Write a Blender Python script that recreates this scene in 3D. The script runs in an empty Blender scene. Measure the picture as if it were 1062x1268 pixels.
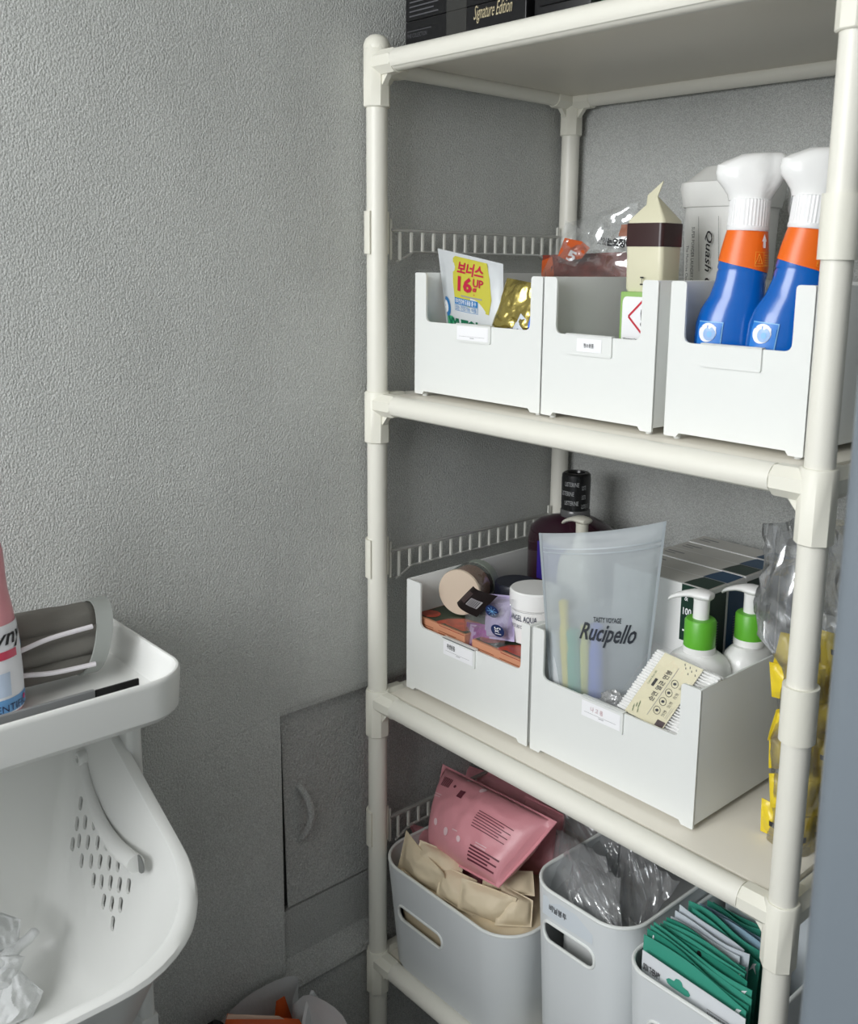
import bpy, bmesh, math, random
from mathutils import Vector, Matrix, Euler, noise
SC = bpy.context.scene
COL = SC.collection
PI = math.pi
R = math.radians

# ---------------------------------------------------------------- camera, light, exposure
cam_d = bpy.data.cameras.new('camera')
cam = bpy.data.objects.new('camera', cam_d); COL.objects.link(cam); SC.camera = cam
cam.location = (1.2375, -0.9506, 1.7261)
cam.rotation_euler = (1.38129521, -0.01790310, 0.81604625)
cam_d.sensor_fit = 'HORIZONTAL'; cam_d.sensor_width = 36.0; cam_d.lens = 41.55
cam_d.shift_x = -0.05708; cam_d.shift_y = -0.07169
cam_d.clip_start = 0.02
cam_d.dof.use_dof = True; cam_d.dof.focus_distance = 1.5; cam_d.dof.aperture_fstop = 41.55 / 3.2

w = bpy.data.worlds.new('daylight'); SC.world = w; w.use_nodes = True
bg = w.node_tree.nodes['Background']; bg.inputs[0].default_value = (0.88, 0.94, 1.0, 1); bg.inputs[1].default_value = 0.46

def area(name, loc, target, sx, sy, power, col):
    l = bpy.data.lights.new(name, 'AREA'); l.shape = 'RECTANGLE'; l.size = sx; l.size_y = sy
    l.energy = power; l.color = col
    o = bpy.data.objects.new(name, l); COL.objects.link(o); o.location = loc
    o.rotation_euler = (Vector(target) - Vector(loc)).to_track_quat('-Z', 'Y').to_euler()
    return o
area('window_daylight', (0.60, -2.20, 2.12), (0.35, 0.2, 1.15), 1.3, 1.0, 48, (0.97, 0.985, 1.0))
area('overhead_area_light', (0.9, -1.1, 2.42), (0.9, -1.1, 0), 0.5, 0.5, 2.5, (1.0, 0.97, 0.92))  # weak warm area light below the ceiling, aimed straight down

vs = SC.view_settings
vs.view_transform = 'Standard'; vs.look = 'None'; vs.gamma = 1.0; vs.use_curve_mapping = False
vs.exposure = -0.07

# ---------------------------------------------------------------- materials
MATS = {}
def mat(name, col, rough=0.5, metal=0.0, bump=0.0, bscale=200.0, var=0.0, vscale=20.0, spec=0.5, coat=0.0, sss=0.0, detail=3.0):
    if name in MATS: return MATS[name]
    m = bpy.data.materials.new(name); m.use_nodes = True; MATS[name] = m
    nt = m.node_tree; b = nt.nodes['Principled BSDF']
    b.inputs['Base Color'].default_value = (*[(c / 255.0 / 12.92 if c < 10 else ((c / 255.0 + .055) / 1.055) ** 2.4) for c in col], 1)
    b.inputs['Roughness'].default_value = rough; b.inputs['Metallic'].default_value = metal
    b.inputs['Specular IOR Level'].default_value = spec
    b.inputs['Coat Weight'].default_value = coat
    if bump or var:
        tc = nt.nodes.new('ShaderNodeTexCoord')
    if bump:
        n = nt.nodes.new('ShaderNodeTexNoise'); n.inputs['Scale'].default_value = bscale; n.inputs['Detail'].default_value = detail
        nt.links.new(tc.outputs['Object'], n.inputs['Vector'])
        bp = nt.nodes.new('ShaderNodeBump'); bp.inputs['Strength'].default_value = 1.0; bp.inputs['Distance'].default_value = bump
        nt.links.new(n.outputs['Fac'], bp.inputs['Height']); nt.links.new(bp.outputs['Normal'], b.inputs['Normal'])
    if var:
        n2 = nt.nodes.new('ShaderNodeTexNoise'); n2.inputs['Scale'].default_value = vscale; n2.inputs['Detail'].default_value = 4
        nt.links.new(tc.outputs['Object'], n2.inputs['Vector'])
        hs = nt.nodes.new('ShaderNodeMapRange'); hs.inputs['From Min'].default_value = .3; hs.inputs['From Max'].default_value = .7
        hs.inputs['To Min'].default_value = 1 - var; hs.inputs['To Max'].default_value = 1 + var
        nt.links.new(n2.outputs['Fac'], hs.inputs['Value'])
        mx = nt.nodes.new('ShaderNodeMix'); mx.data_type = 'RGBA'; mx.blend_type = 'MULTIPLY'; mx.inputs[0].default_value = 1
        mx.inputs[6].default_value = b.inputs['Base Color'].default_value
        cmb = nt.nodes.new('ShaderNodeCombineColor')
        for k in range(3): nt.links.new(hs.outputs[0], cmb.inputs[k])
        nt.links.new(cmb.outputs[0], mx.inputs[7]); nt.links.new(mx.outputs[2], b.inputs['Base Color'])
    return m

def film(name, tint=(1, 1, 1), clear=0.9, rough=0.12, haze=0.06):
    """thin clear plastic film: mostly see-through, glossy at grazing angles, a little haze"""
    m = bpy.data.materials.new(name); m.use_nodes = True; nt = m.node_tree; nt.nodes.clear()
    out = nt.nodes.new('ShaderNodeOutputMaterial')
    tr = nt.nodes.new('ShaderNodeBsdfTransparent'); tr.inputs[0].default_value = (*tint, 1)
    gl = nt.nodes.new('ShaderNodeBsdfGlossy'); gl.inputs['Roughness'].default_value = rough
    df = nt.nodes.new('ShaderNodeBsdfDiffuse'); df.inputs[0].default_value = (.8 * tint[0], .8 * tint[1], .8 * tint[2], 1)
    lw = nt.nodes.new('ShaderNodeLayerWeight'); lw.inputs['Blend'].default_value = 0.35
    mr = nt.nodes.new('ShaderNodeMapRange'); mr.inputs['To Min'].default_value = 1 - clear; mr.inputs['To Max'].default_value = 0.75
    nt.links.new(lw.outputs['Fresnel'], mr.inputs['Value'])
    m1 = nt.nodes.new('ShaderNodeMixShader'); m1.inputs[0].default_value = haze
    nt.links.new(tr.outputs[0], m1.inputs[1]); nt.links.new(df.outputs[0], m1.inputs[2])
    m2 = nt.nodes.new('ShaderNodeMixShader'); nt.links.new(mr.outputs[0], m2.inputs[0])
    nt.links.new(m1.outputs[0], m2.inputs[1]); nt.links.new(gl.outputs[0], m2.inputs[2])
    nt.links.new(m2.outputs[0], out.inputs[0]); MATS[name] = m
    return m

def frosted(name, col, clear):
    m = bpy.data.materials.new(name); m.use_nodes = True; nt = m.node_tree; nt.nodes.clear()
    out = nt.nodes.new('ShaderNodeOutputMaterial')
    rf = nt.nodes.new('ShaderNodeBsdfTransparent'); rf.inputs[0].default_value = (.93, .96, .97, 1)
    df = nt.nodes.new('ShaderNodeBsdfPrincipled'); df.inputs['Base Color'].default_value = (*col, 1); df.inputs['Roughness'].default_value = .38
    mx = nt.nodes.new('ShaderNodeMixShader'); mx.inputs[0].default_value = 1 - clear
    nt.links.new(rf.outputs[0], mx.inputs[1]); nt.links.new(df.outputs[0], mx.inputs[2]); nt.links.new(mx.outputs[0], out.inputs[0])
    MATS[name] = m
    return m

def wallpaper(name, col, amp, scale):
    m = bpy.data.materials.new(name); m.use_nodes = True; MATS[name] = m
    nt = m.node_tree; b = nt.nodes['Principled BSDF']; b.inputs['Roughness'].default_value = .62
    b.inputs['Specular IOR Level'].default_value = .35
    tc = nt.nodes.new('ShaderNodeTexCoord')
    mp = nt.nodes.new('ShaderNodeMapping'); mp.inputs['Scale'].default_value = (1, 1, .72)
    nt.links.new(tc.outputs['Object'], mp.inputs[0])
    n = nt.nodes.new('ShaderNodeTexNoise'); n.inputs['Scale'].default_value = scale * 1.6; n.inputs['Detail'].default_value = 2.5
    n.inputs['Roughness'].default_value = .65
    v = nt.nodes.new('ShaderNodeTexVoronoi'); v.inputs['Scale'].default_value = scale * .72; v.feature = 'F1'
    n3 = nt.nodes.new('ShaderNodeTexNoise'); n3.inputs['Scale'].default_value = 6; n3.inputs['Detail'].default_value = 3
    for q in (n, v, n3): nt.links.new(mp.outputs[0], q.inputs['Vector'])
    ad = nt.nodes.new('ShaderNodeMath'); ad.operation = 'SUBTRACT'
    nt.links.new(n.outputs['Fac'], ad.inputs[0]); nt.links.new(v.outputs['Distance'], ad.inputs[1])
    bp = nt.nodes.new('ShaderNodeBump'); bp.inputs['Distance'].default_value = amp; bp.inputs['Strength'].default_value = 1
    nt.links.new(ad.outputs[0], bp.inputs['Height']); nt.links.new(bp.outputs['Normal'], b.inputs['Normal'])
    cr = nt.nodes.new('ShaderNodeMapRange'); cr.inputs['From Min'].default_value = .3; cr.inputs['From Max'].default_value = .7
    cr.inputs['To Min'].default_value = .93; cr.inputs['To Max'].default_value = 1.07
    nt.links.new(n3.outputs['Fac'], cr.inputs['Value'])
    mx = nt.nodes.new('ShaderNodeMix'); mx.data_type = 'RGBA'; mx.blend_type = 'MULTIPLY'; mx.inputs[0].default_value = 1
    mx.inputs[6].default_value = (*col, 1)
    n4 = nt.nodes.new('ShaderNodeTexNoise'); n4.inputs['Scale'].default_value = scale * 1.3; n4.inputs['Detail'].default_value = 2
    nt.links.new(tc.outputs['Object'], n4.inputs['Vector'])
    c4 = nt.nodes.new('ShaderNodeMapRange'); c4.inputs['From Min'].default_value = .35; c4.inputs['From Max'].default_value = .65
    c4.inputs['To Min'].default_value = .78; c4.inputs['To Max'].default_value = 1.20
    nt.links.new(n4.outputs['Fac'], c4.inputs['Value'])
    mm = nt.nodes.new('ShaderNodeMath'); mm.operation = 'MULTIPLY'; nt.links.new(cr.outputs[0], mm.inputs[0]); nt.links.new(c4.outputs[0], mm.inputs[1])
    cmb = nt.nodes.new('ShaderNodeCombineColor')
    for k in range(3): nt.links.new(mm.outputs[0], cmb.inputs[k])
    nt.links.new(cmb.outputs[0], mx.inputs[7]); nt.links.new(mx.outputs[2], b.inputs['Base Color'])
    return m

# ---------------------------------------------------------------- object helpers
ROOT = {}
def thing(name, label, cat, loc, group=None, rot=None):
    """Empty at the base of a thing. Parts are built in world coordinates unless rot is given (then in local ones)."""
    o = bpy.data.objects.new(name, None); COL.objects.link(o); o.empty_display_size = .02
    o.location = loc; o['label'] = label; o['category'] = cat
    if group: o['group'] = group
    if rot is not None: o.rotation_euler = rot; ROOT[o.name] = Matrix()
    else: ROOT[o.name] = Matrix.Translation(-Vector(loc))
    return o
def obj(name, g, m, parent=None, smooth=True, label=None):
    """g: bmesh -> ONE mesh object. Sub-parts inherit the coordinates of the thing."""
    if isinstance(g, bmesh.types.BMesh):
        me = bpy.data.meshes.new(name); g.to_mesh(me); g.free()
    else: me = g
    if smooth: me.set_sharp_from_angle(angle=R(38)) if False else None
    for p in me.polygons: p.use_smooth = smooth
    if smooth:
        try: me.set_sharp_from_angle(angle=R(40))
        except Exception: pass
    if m is not None: me.materials.append(m)
    o = bpy.data.objects.new(name, me); COL.objects.link(o)
    if parent is not None:
        M = ROOT.get(parent.name)
        if M is not None: me.transform(M); ROOT[o.name] = M
        o.parent = parent
    if label: o['label'] = label
    return o
def tag(o, label, cat, group=None):
    o['label'] = label; o['category'] = cat
    if group: o['group'] = group
    return o
def struct(name, bm, m, parent=None, smooth=False):
    o = obj(name, bm, m, parent, smooth)
    if parent is None: o['kind'] = 'structure'
    return o
def BM(): return bmesh.new()

def box(bm, x0, x1, y0, y1, z0, z1, bev=0.0, seg=2, M=None):
    r = bmesh.ops.create_cube(bm, size=1.0)
    vs_ = r['verts']
    for v in vs_:
        v.co = Vector((x0 + (v.co.x + .5) * (x1 - x0), y0 + (v.co.y + .5) * (y1 - y0), z0 + (v.co.z + .5) * (z1 - z0)))
    if bev > 0:
        es = list({e for v in vs_ for e in v.link_edges})
        rr = bmesh.ops.bevel(bm, geom=es, offset=bev, segments=seg, affect='EDGES', profile=.5)
        vs_ = list({v for f in rr['faces'] for v in f.verts} | {v for v in vs_ if v.is_valid})
    if M is not None:
        for v in vs_: v.co = M @ v.co
    return vs_
def loft(bm, rings, caps=(True, True), closed=True):
    vr = [[bm.verts.new(p) for p in r] for r in rings]
    n = len(rings[0])
    for a, b in zip(vr[:-1], vr[1:]):
        for i in range(n if closed else n - 1):
            j = (i + 1) % n
            bm.faces.new((a[i], a[j], b[j], b[i]))
    if caps[0] and closed: bm.faces.new(list(reversed(vr[0])))
    if caps[1] and closed: bm.faces.new(vr[-1])
    return vr
def tube(bm, pts, r, n=12, caps=True):
    pts = [Vector(p) for p in pts]; rings = []
    rr = r if isinstance(r, (list, tuple)) else [r] * len(pts)
    up = None
    for i, p in enumerate(pts):
        d = (pts[min(i + 1, len(pts) - 1)] - pts[max(i - 1, 0)]).normalized()
        if up is None:
            up = Vector((0, 0, 1)) if abs(d.z) < .9 else Vector((1, 0, 0))
        s = d.cross(up).normalized(); t = s.cross(d).normalized(); up = t
        rings.append([p + rr[i] * (math.cos(2 * PI * k / n) * s + math.sin(2 * PI * k / n) * t) for k in range(n)])
    loft(bm, rings, (caps, caps))
def lathe(bm, prof, n=32, M=None, sx=1.0, sy=1.0):
    """prof: (r, z) from bottom to top"""
    rings = []
    for r, z in prof:
        r = max(r, 1e-5)
        ring = [Vector((r * sx * math.cos(2 * PI * k / n), r * sy * math.sin(2 * PI * k / n), z)) for k in range(n)]
        rings.append([M @ p for p in ring] if M is not None else ring)
    loft(bm, rings)
def rrect(w, h, r, n=5):
    """rounded rectangle centred on 0, counter-clockwise"""
    if not isinstance(r, (list, tuple)): r = [r] * 4
    out = []
    for k, (sx, sy) in enumerate(((1, -1), (1, 1), (-1, 1), (-1, -1))):
        rr = r[k]; cx, cy = sx * (w / 2 - rr), sy * (h / 2 - rr); a0 = -PI / 2 + k * PI / 2
        for i in range(n + 1):
            a = a0 + PI / 2 * i / n
            out.append((cx + rr * math.cos(a), cy + rr * math.sin(a)))
    return out
def prism(bm, poly, t, M, both=True):
    """poly in the local xy plane, thickness t along local z"""
    a = [bm.verts.new(M @ Vector((x, y, 0))) for x, y in poly]
    b = [bm.verts.new(M @ Vector((x, y, t))) for x, y in poly]
    n = len(poly)
    bm.faces.new(list(reversed(a))); bm.faces.new(b)
    for i in range(n): bm.faces.new((a[i], a[(i + 1) % n], b[(i + 1) % n], b[i]))
def frame(o, ex, ey, ez):
    return Matrix(((ex[0], ey[0], ez[0], o[0]), (ex[1], ey[1], ez[1], o[1]), (ex[2], ey[2], ez[2], o[2]), (0, 0, 0, 1)))
def XZ(o=(0, 0, 0)):        # drawing plane seen from the front (-y): x right, y up, z towards the viewer
    return frame(o, (1, 0, 0), (0, 0, 1), (0, -1, 0))
def fillet(poly, rad, n=4):
    """round every corner of a polygon; rad: dict index->radius or a number"""
    out = []; N = len(poly)
    for i, p in enumerate(poly):
        r = rad.get(i, 0) if isinstance(rad, dict) else rad
        if r <= 0: out.append(p); continue
        p = Vector(p); a = (Vector(poly[i - 1]) - p); b = (Vector(poly[(i + 1) % N]) - p)
        la, lb = a.length, b.length; a.normalize(); b.normalize()
        ang = a.angle(b); d = min(r / math.tan(ang / 2), la * .49, lb * .49); s = p + a * d; e = p + b * d
        for k in range(n + 1):
            t = k / n
            out.append(tuple((1 - t) ** 2 * s + 2 * t * (1 - t) * p + t * t * e))
    return out
def boolean_cut(o, cutter_bm):
    me = bpy.data.meshes.new('c'); cutter_bm.to_mesh(me); cutter_bm.free()
    c = bpy.data.objects.new('c', me); COL.objects.link(c)
    md = o.modifiers.new('b', 'BOOLEAN'); md.operation = 'DIFFERENCE'; md.object = c; md.solver = 'EXACT'
    bpy.context.view_layer.update()
    dg = bpy.context.evaluated_depsgraph_get()
    new = bpy.data.meshes.new_from_object(o.evaluated_get(dg))
    o.modifiers.clear(); o.data = new
    bpy.data.objects.remove(c); bpy.data.meshes.remove(me)
    for p in new.polygons: p.use_smooth = True
    new.set_sharp_from_angle(angle=R(40))
def dup(o, parent=None, loc=None, rot=None, label=None, group=None):
    c = o.copy(); COL.objects.link(c)
    if parent is not None: c.parent = parent
    if loc is not None: c.location = loc
    if rot is not None: c.rotation_euler = rot
    if label: c['label'] = label
    if group: c['group'] = group
    for ch in [x for x in bpy.data.objects if x.parent == o]: dup(ch, c)
    return c

# surfaces: S(u, v) -> Vector; used for pouches, decals and print
def plane(o, ex, ey):
    o, ex, ey = Vector(o), Vector(ex), Vector(ey)
    return lambda u, v: o + ex * u + ey * v
def cyl(c, r, a0, a1, z0, z1, axis=None):
    """u runs from angle a0 to a1 (degrees), v from z0 to z1; r may be a function of v"""
    def S(u, v):
        a = R(a0 + (a1 - a0) * u); rr = r(v) if callable(r) else r
        p = Vector((rr * math.cos(a), rr * math.sin(a), z0 + (z1 - z0) * v))
        return (axis @ p) if axis is not None else Vector(c) + p
    return S
def normal(S, u, v):
    e = .01
    d1 = S(min(u + e, 1), v) - S(max(u - e, 0), v); d2 = S(u, min(v + e, 1)) - S(u, max(v - e, 0))
    n = d1.cross(d2)
    return n.normalized() if n.length > 1e-12 else Vector((0, -1, 0))
def decal(name, parent, S, rect, m, nu=8, nv=8, off=.0006, shape=None, label=None, smooth=True):
    """a patch of print lying on S; shape: list of (u, v) in the rect, else the whole rect"""
    bm = BM(); u0, v0, u1, v1 = rect
    if shape:
        pts = [(u0 + (u1 - u0) * a, v0 + (v1 - v0) * b) for a, b in shape]
        cu, cv = sum(p[0] for p in pts) / len(pts), sum(p[1] for p in pts) / len(pts)
        c = bm.verts.new(S(cu, cv) + normal(S, cu, cv) * off)
        mid = [bm.verts.new(S((u + cu) / 2, (v + cv) / 2) + normal(S, (u + cu) / 2, (v + cv) / 2) * off) for u, v in pts]
        out = [bm.verts.new(S(u, v) + normal(S, u, v) * off) for u, v in pts]
        n = len(pts)
        for i in range(n):
            j = (i + 1) % n
            bm.faces.new((c, mid[i], mid[j])); bm.faces.new((mid[i], out[i], out[j], mid[j]))
    else:
        g = [[bm.verts.new(S(u0 + (u1 - u0) * i / nu, v0 + (v1 - v0) * j / nv) + normal(S, u0 + (u1 - u0) * i / nu, v0 + (v1 - v0) * j / nv) * off)
              for i in range(nu + 1)] for j in range(nv + 1)]
        for j in range(nv):
            for i in range(nu): bm.faces.new((g[j][i], g[j][i + 1], g[j + 1][i + 1], g[j + 1][i]))
    return obj(name, bm, m, parent, smooth, label)
DISC = [(.5 + .5 * math.cos(2 * PI * k / 20), .5 + .5 * math.sin(2 * PI * k / 20)) for k in range(20)]
TXT = {}
def text_raw(s, bold=0.0, shear=0.0, spacing=1.0):
    key = (s, bold, shear, spacing)
    if key in TXT: return TXT[key]
    cu = bpy.data.curves.new('t', 'FONT'); cu.body = s; cu.resolution_u = 2; cu.offset = bold; cu.shear = shear; cu.space_character = spacing
    o = bpy.data.objects.new('t', cu); COL.objects.link(o); bpy.context.view_layer.update()
    me = bpy.data.meshes.new_from_object(o.evaluated_get(bpy.context.evaluated_depsgraph_get()))
    V = [(v.co.x, v.co.y) for v in me.vertices]; F = [tuple(p.vertices) for p in me.polygons]
    bpy.data.objects.remove(o); bpy.data.curves.remove(cu); bpy.data.meshes.remove(me)
    if not V: V = [(0, 0), (1, 0), (1, 1)]; F = []
    x0, x1 = min(p[0] for p in V), max(p[0] for p in V); y0, y1 = min(p[1] for p in V), max(p[1] for p in V)
    V = [((x - x0) / (x1 - x0 + 1e-9), (y - y0) / (y1 - y0 + 1e-9)) for x, y in V]
    TXT[key] = (V, F); return TXT[key]
def text(name, parent, S, rect, s, m, bold=0.0, shear=0.0, off=.0010, turn=0, spacing=1.0, label=None):
    """lettering fitted into rect on S; turn = quarter turns counter-clockwise"""
    V, F = text_raw(s, bold, shear, spacing); u0, v0, u1, v1 = rect
    co = []
    for x, y in V:
        for _ in range(turn % 4): x, y = 1 - y, x
        u, v = u0 + (u1 - u0) * x, v0 + (v1 - v0) * y
        co.append(S(u, v) + normal(S, u, v) * off)
    me = bpy.data.meshes.new(name); me.from_pydata(co, [], F); me.update()
    return obj(name, me, m, parent, False, label)
def lines(name, parent, S, rects, m, off=.0008):
    bm = BM()
    for u0, v0, u1, v1 in rects:
        n = 4; lo = []; hi = []
        for i in range(n + 1):
            u = u0 + (u1 - u0) * i / n
            lo.append(bm.verts.new(S(u, v0) + normal(S, u, v0) * off)); hi.append(bm.verts.new(S(u, v1) + normal(S, u, v1) * off))
        for i in range(n): bm.faces.new((lo[i], lo[i + 1], hi[i + 1], hi[i]))
    return obj(name, bm, m, parent, False)
def outline(u0, v0, u1, v1, t, tv=None):
    tv = tv or t
    return [(u0, v0, u1, v0 + tv), (u0, v1 - tv, u1, v1), (u0, v0, u0 + t, v1), (u1 - t, v0, u1, v1)]
def pouch(c, thick, wr=.002, seed=0, fu=14, k=.5, seam=.06, crease=1.0, curve=None):
    """filled flat pouch between four corners bl, br, tr, tl; returns the front and back surface"""
    bl, br, tr, tl = [Vector(p) for p in c]
    n = (br - bl).cross(tl - bl).normalized()
    W = ((br - bl).length + (tr - tl).length) / 2; H = ((tl - bl).length + (tr - br).length) / 2
    def base(u, v): return (bl * (1 - u) + br * u) * (1 - v) + (tl * (1 - u) + tr * u) * v
    def S(u, v, side=1):
        uu = min(max((u - seam) / (1 - 2 * seam), 0), 1); vv = min(max((v - seam) / (1 - 2 * seam), 0), 1)
        b = (max(math.sin(PI * uu), 0) ** k) * (max(math.sin(PI * vv), 0) ** k)
        q = Vector((u * W * fu, v * H * fu, seed * 3.7 + side * 1.3))
        f = noise.noise(q) * 1.0 + abs(noise.noise(q * 2.3 + Vector((5, 1, 2)))) * -.9 * crease + noise.noise(q * 5) * .25
        e = min(u, 1 - u, v, 1 - v); edge = min(e / .05, 1)
        wob = noise.noise(Vector((u * W * fu * .8, v * H * fu * .8, seed + 9))) * wr * 1.2
        p = base(u, v) + n * (side * (thick / 2 * b + .0004 + wr * f * (.25 + .75 * b) * edge) + wob)
        if curve: p = p + curve(u, v)
        return p
    return (lambda u, v: S(u, v, 1)), (lambda u, v: S(u, v, -1)), n
def pouch_bm(F, Bk, nu=36, nv=36, cut=None):
    bm = BM(); fa = []; ba = []
    for j in range(nv + 1):
        fr = []; bk = []
        for i in range(nu + 1):
            u, v = i / nu, j / nv
            a = bm.verts.new(F(u, v)); fr.append(a)
            bk.append(bm.verts.new(Bk(u, v)))
        fa.append(fr); ba.append(bk)
    for j in range(nv):
        for i in range(nu):
            bm.faces.new((fa[j][i], fa[j][i + 1], fa[j + 1][i + 1], fa[j + 1][i]))
            bm.faces.new((ba[j][i + 1], ba[j][i], ba[j + 1][i], ba[j + 1][i + 1]))
    for i in range(nu):
        bm.faces.new((fa[0][i + 1], fa[0][i], ba[0][i], ba[0][i + 1])); bm.faces.new((fa[nv][i], fa[nv][i + 1], ba[nv][i + 1], ba[nv][i]))
    for j in range(nv):
        bm.faces.new((fa[j][0], fa[j + 1][0], ba[j + 1][0], ba[j][0])); bm.faces.new((fa[j + 1][nu], fa[j][nu], ba[j][nu], ba[j + 1][nu]))
    return bm
def sheet_bm(S, nu=30, nv=30):
    bm = BM(); g = [[bm.verts.new(S(i / nu, j / nv)) for i in range(nu + 1)] for j in range(nv + 1)]
    for j in range(nv):
        for i in range(nu): bm.faces.new((g[j][i], g[j][i + 1], g[j + 1][i + 1], g[j + 1][i]))
    return bm
def crumple_bm(c, rad, seed, amp=.25, sub=5, freq=14, squash=None):
    """a crumpled closed blob of film or foil"""
    bm = BM(); bmesh.ops.create_icosphere(bm, subdivisions=sub, radius=1.0)
    for v in bm.verts:
        d = v.co.normalized(); q = d * (freq / 8) + Vector((seed * 7.1, seed * 1.3, 0))
        f = 1 + amp * (noise.noise(q) - 1.1 * abs(noise.noise(q * 2.2 + Vector((3, 1, 4)))) + .4 * abs(noise.noise(q * 4.7)) - .2 * abs(noise.noise(q * 9)))
        v.co = Vector(c) + Vector((d.x * rad[0], d.y * rad[1], d.z * rad[2])) * f
        if squash: v.co = squash(v.co)
    return bm
# ---------------------------------------------------------------- common materials
WALLC = (0.545, 0.555, 0.535)
m_wall = wallpaper('embossed_grey_wallpaper', WALLC, .0016, 500)
m_wall2 = wallpaper('coarse_grey_wallpaper', (.51, .515, .50), .0022, 400)
m_floor = mat('grey_floor_tile', (84, 84, 82), .5, bump=.0005, bscale=60)
m_ceil = mat('white_ceiling', (225, 225, 222), .8)
m_dark = mat('black_and_gap_shade', (12, 12, 12), .9)  # near-black for black parts and for shade painted into the door gap
m_rack = mat('cream_plastic', (230, 228, 217), .38, bump=.00012, bscale=900)
m_rackj = mat('cream_joint_plastic', (231, 229, 216), .45)
m_board = mat('cream_board', (230, 225, 212), .42)
m_guard = mat('milky_plastic', (214, 214, 206), .35)
m_grail = film('translucent_guard_plastic', (.9, .9, .86), .85, .3, .35)
m_bask = mat('white_basket_plastic', (229, 231, 228), .36, bump=.00006, bscale=1500)
m_white = mat('glossy_white_plastic', (240, 240, 238), .22)
m_card = mat('white_card', (244, 244, 246), .5)
m_ink = mat('black_print', (25, 25, 28), .6)
m_grey = mat('grey_print', (150, 150, 152), .6)

# ---------------------------------------------------------------- room shell
XW = -.03; YB = .462
b = BM()
# left wall as one profile with the recess: front part
box(b, -.15, XW, -2.6, -.17, 0, 2.5)
o = struct('wall_left', b, m_wall)
b = BM(); box(b, -.15, XW, -.17, YB + .12, 1.0235, 2.5); struct('wall_panel', b, m_wall, o)
b = BM()
pr = [(XW - .0125, .10), (XW - .0125, .655), (-.15, .655), (-.15, .10)]
box(b, -.15, -.046, -.17, YB + .12, 0, .6535); box(b, -.15, -.046, -.17, YB + .12, 1.010, 1.0235)
struct('recess_panel', b, m_wall2, o)
# slight step of the wallpaper sheet
b = BM(); loft(b, [[(XW - .002, y, 2.49), (XW + .0010, y, 2.49), (XW + .0010, y, zz), (XW - .002, y, zz - .012)] for y, zz in ((-2.6, .60), (-.36, .985), (-.176, 1.024), (YB, 1.024))])
struct('wallpaper_sheet', b, m_wall, o)
# rounded lip over the recess
b = BM(); tube(b, [(XW - .0035, -.1745, .0), (XW - .0035, -.1745, 1.021)], .0045, 10); tube(b, [(XW - .004, -.176, 1.027), (XW - .004, .46, 1.027)], .0052, 10)
struct('lip', b, m_wall, o, True)
# papered-over cupboard door in the recess
d = bpy.data.objects.new('door_1', None); COL.objects.link(d); d['kind'] = 'structure'; d.location = (-.05, 0, .655); ROOT['door_1'] = Matrix.Translation((.05, 0, -.655))
b = BM(); loft(b, [[(X_, -.1525, .657), (X_, YB + .1, .657), (X_, YB + .1, 1.009), (X_, -.1590, 1.009)] for X_ in (-.075, -.047)]); bmesh.ops.recalc_face_normals(b, faces=b.faces); obj('door_panel', b, m_wall2, d, False)
b = BM(); hp = []
for i in range(13):
    t = i / 12; z = (-0.0400, -0.1175, 0.7739)[2] + ((-0.0400, -0.1237, 0.8717)[2] - (-0.0400, -0.1175, 0.7739)[2]) * t
    hp.append((-.047 + .019 * math.sin(PI * t) ** .6, -.128 + .012 * math.sin(PI * t), z))
tube(b, hp, [.005 + .0016 * math.sin(PI * i / 12) for i in range(13)], 10); obj('handle', b, m_wall2, d, True, 'curved handle covered in the same grey wallpaper')
# gap and back of the recess: dark fillers stand in for their shade
b = BM(); loft(b, [[(X_, -.1612, .662), (X_, -.1530, .662), (X_, -.1592, 1.006), (X_, -.1625, 1.006)] for X_ in (-.075, -.0480)]); bmesh.ops.recalc_face_normals(b, faces=b.faces); obj('door_gap_shade', b, m_dark, d, False)
b = BM(); box(b, -.13, -.076, -.17, YB, .645, 1.012); obj('door_back_shade', b, m_dark, d, False)
# sloping ledge and skirting under the door
b = BM()
loft(b, [[(-.13, y, .56), (-.046, y, .562), (-.024, y, .530), (-.022, y, .52), (-.03, y, .508), (-.03, y, 0), (-.13, y, 0)] for y in (-.168, YB)])
o2 = struct('trim_1', b, m_wall2)
b = BM(); box(b, -.15, 2.0, YB, YB + .12, 0, 2.5); struct('wall_back', b, m_wall)
b = BM(); box(b, 1.90, 2.02, -1.6, YB, 0, 2.5); struct('wall_right', b, m_wall)
b = BM(); box(b, -.15, 2.02, -3.0, YB + .12, -.1, 0); struct('floor', b, m_floor)
b = BM(); box(b, -.15, 2.02, -3.0, YB + .12, 2.5, 2.6); struct('ceiling', b, m_ceil)

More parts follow.
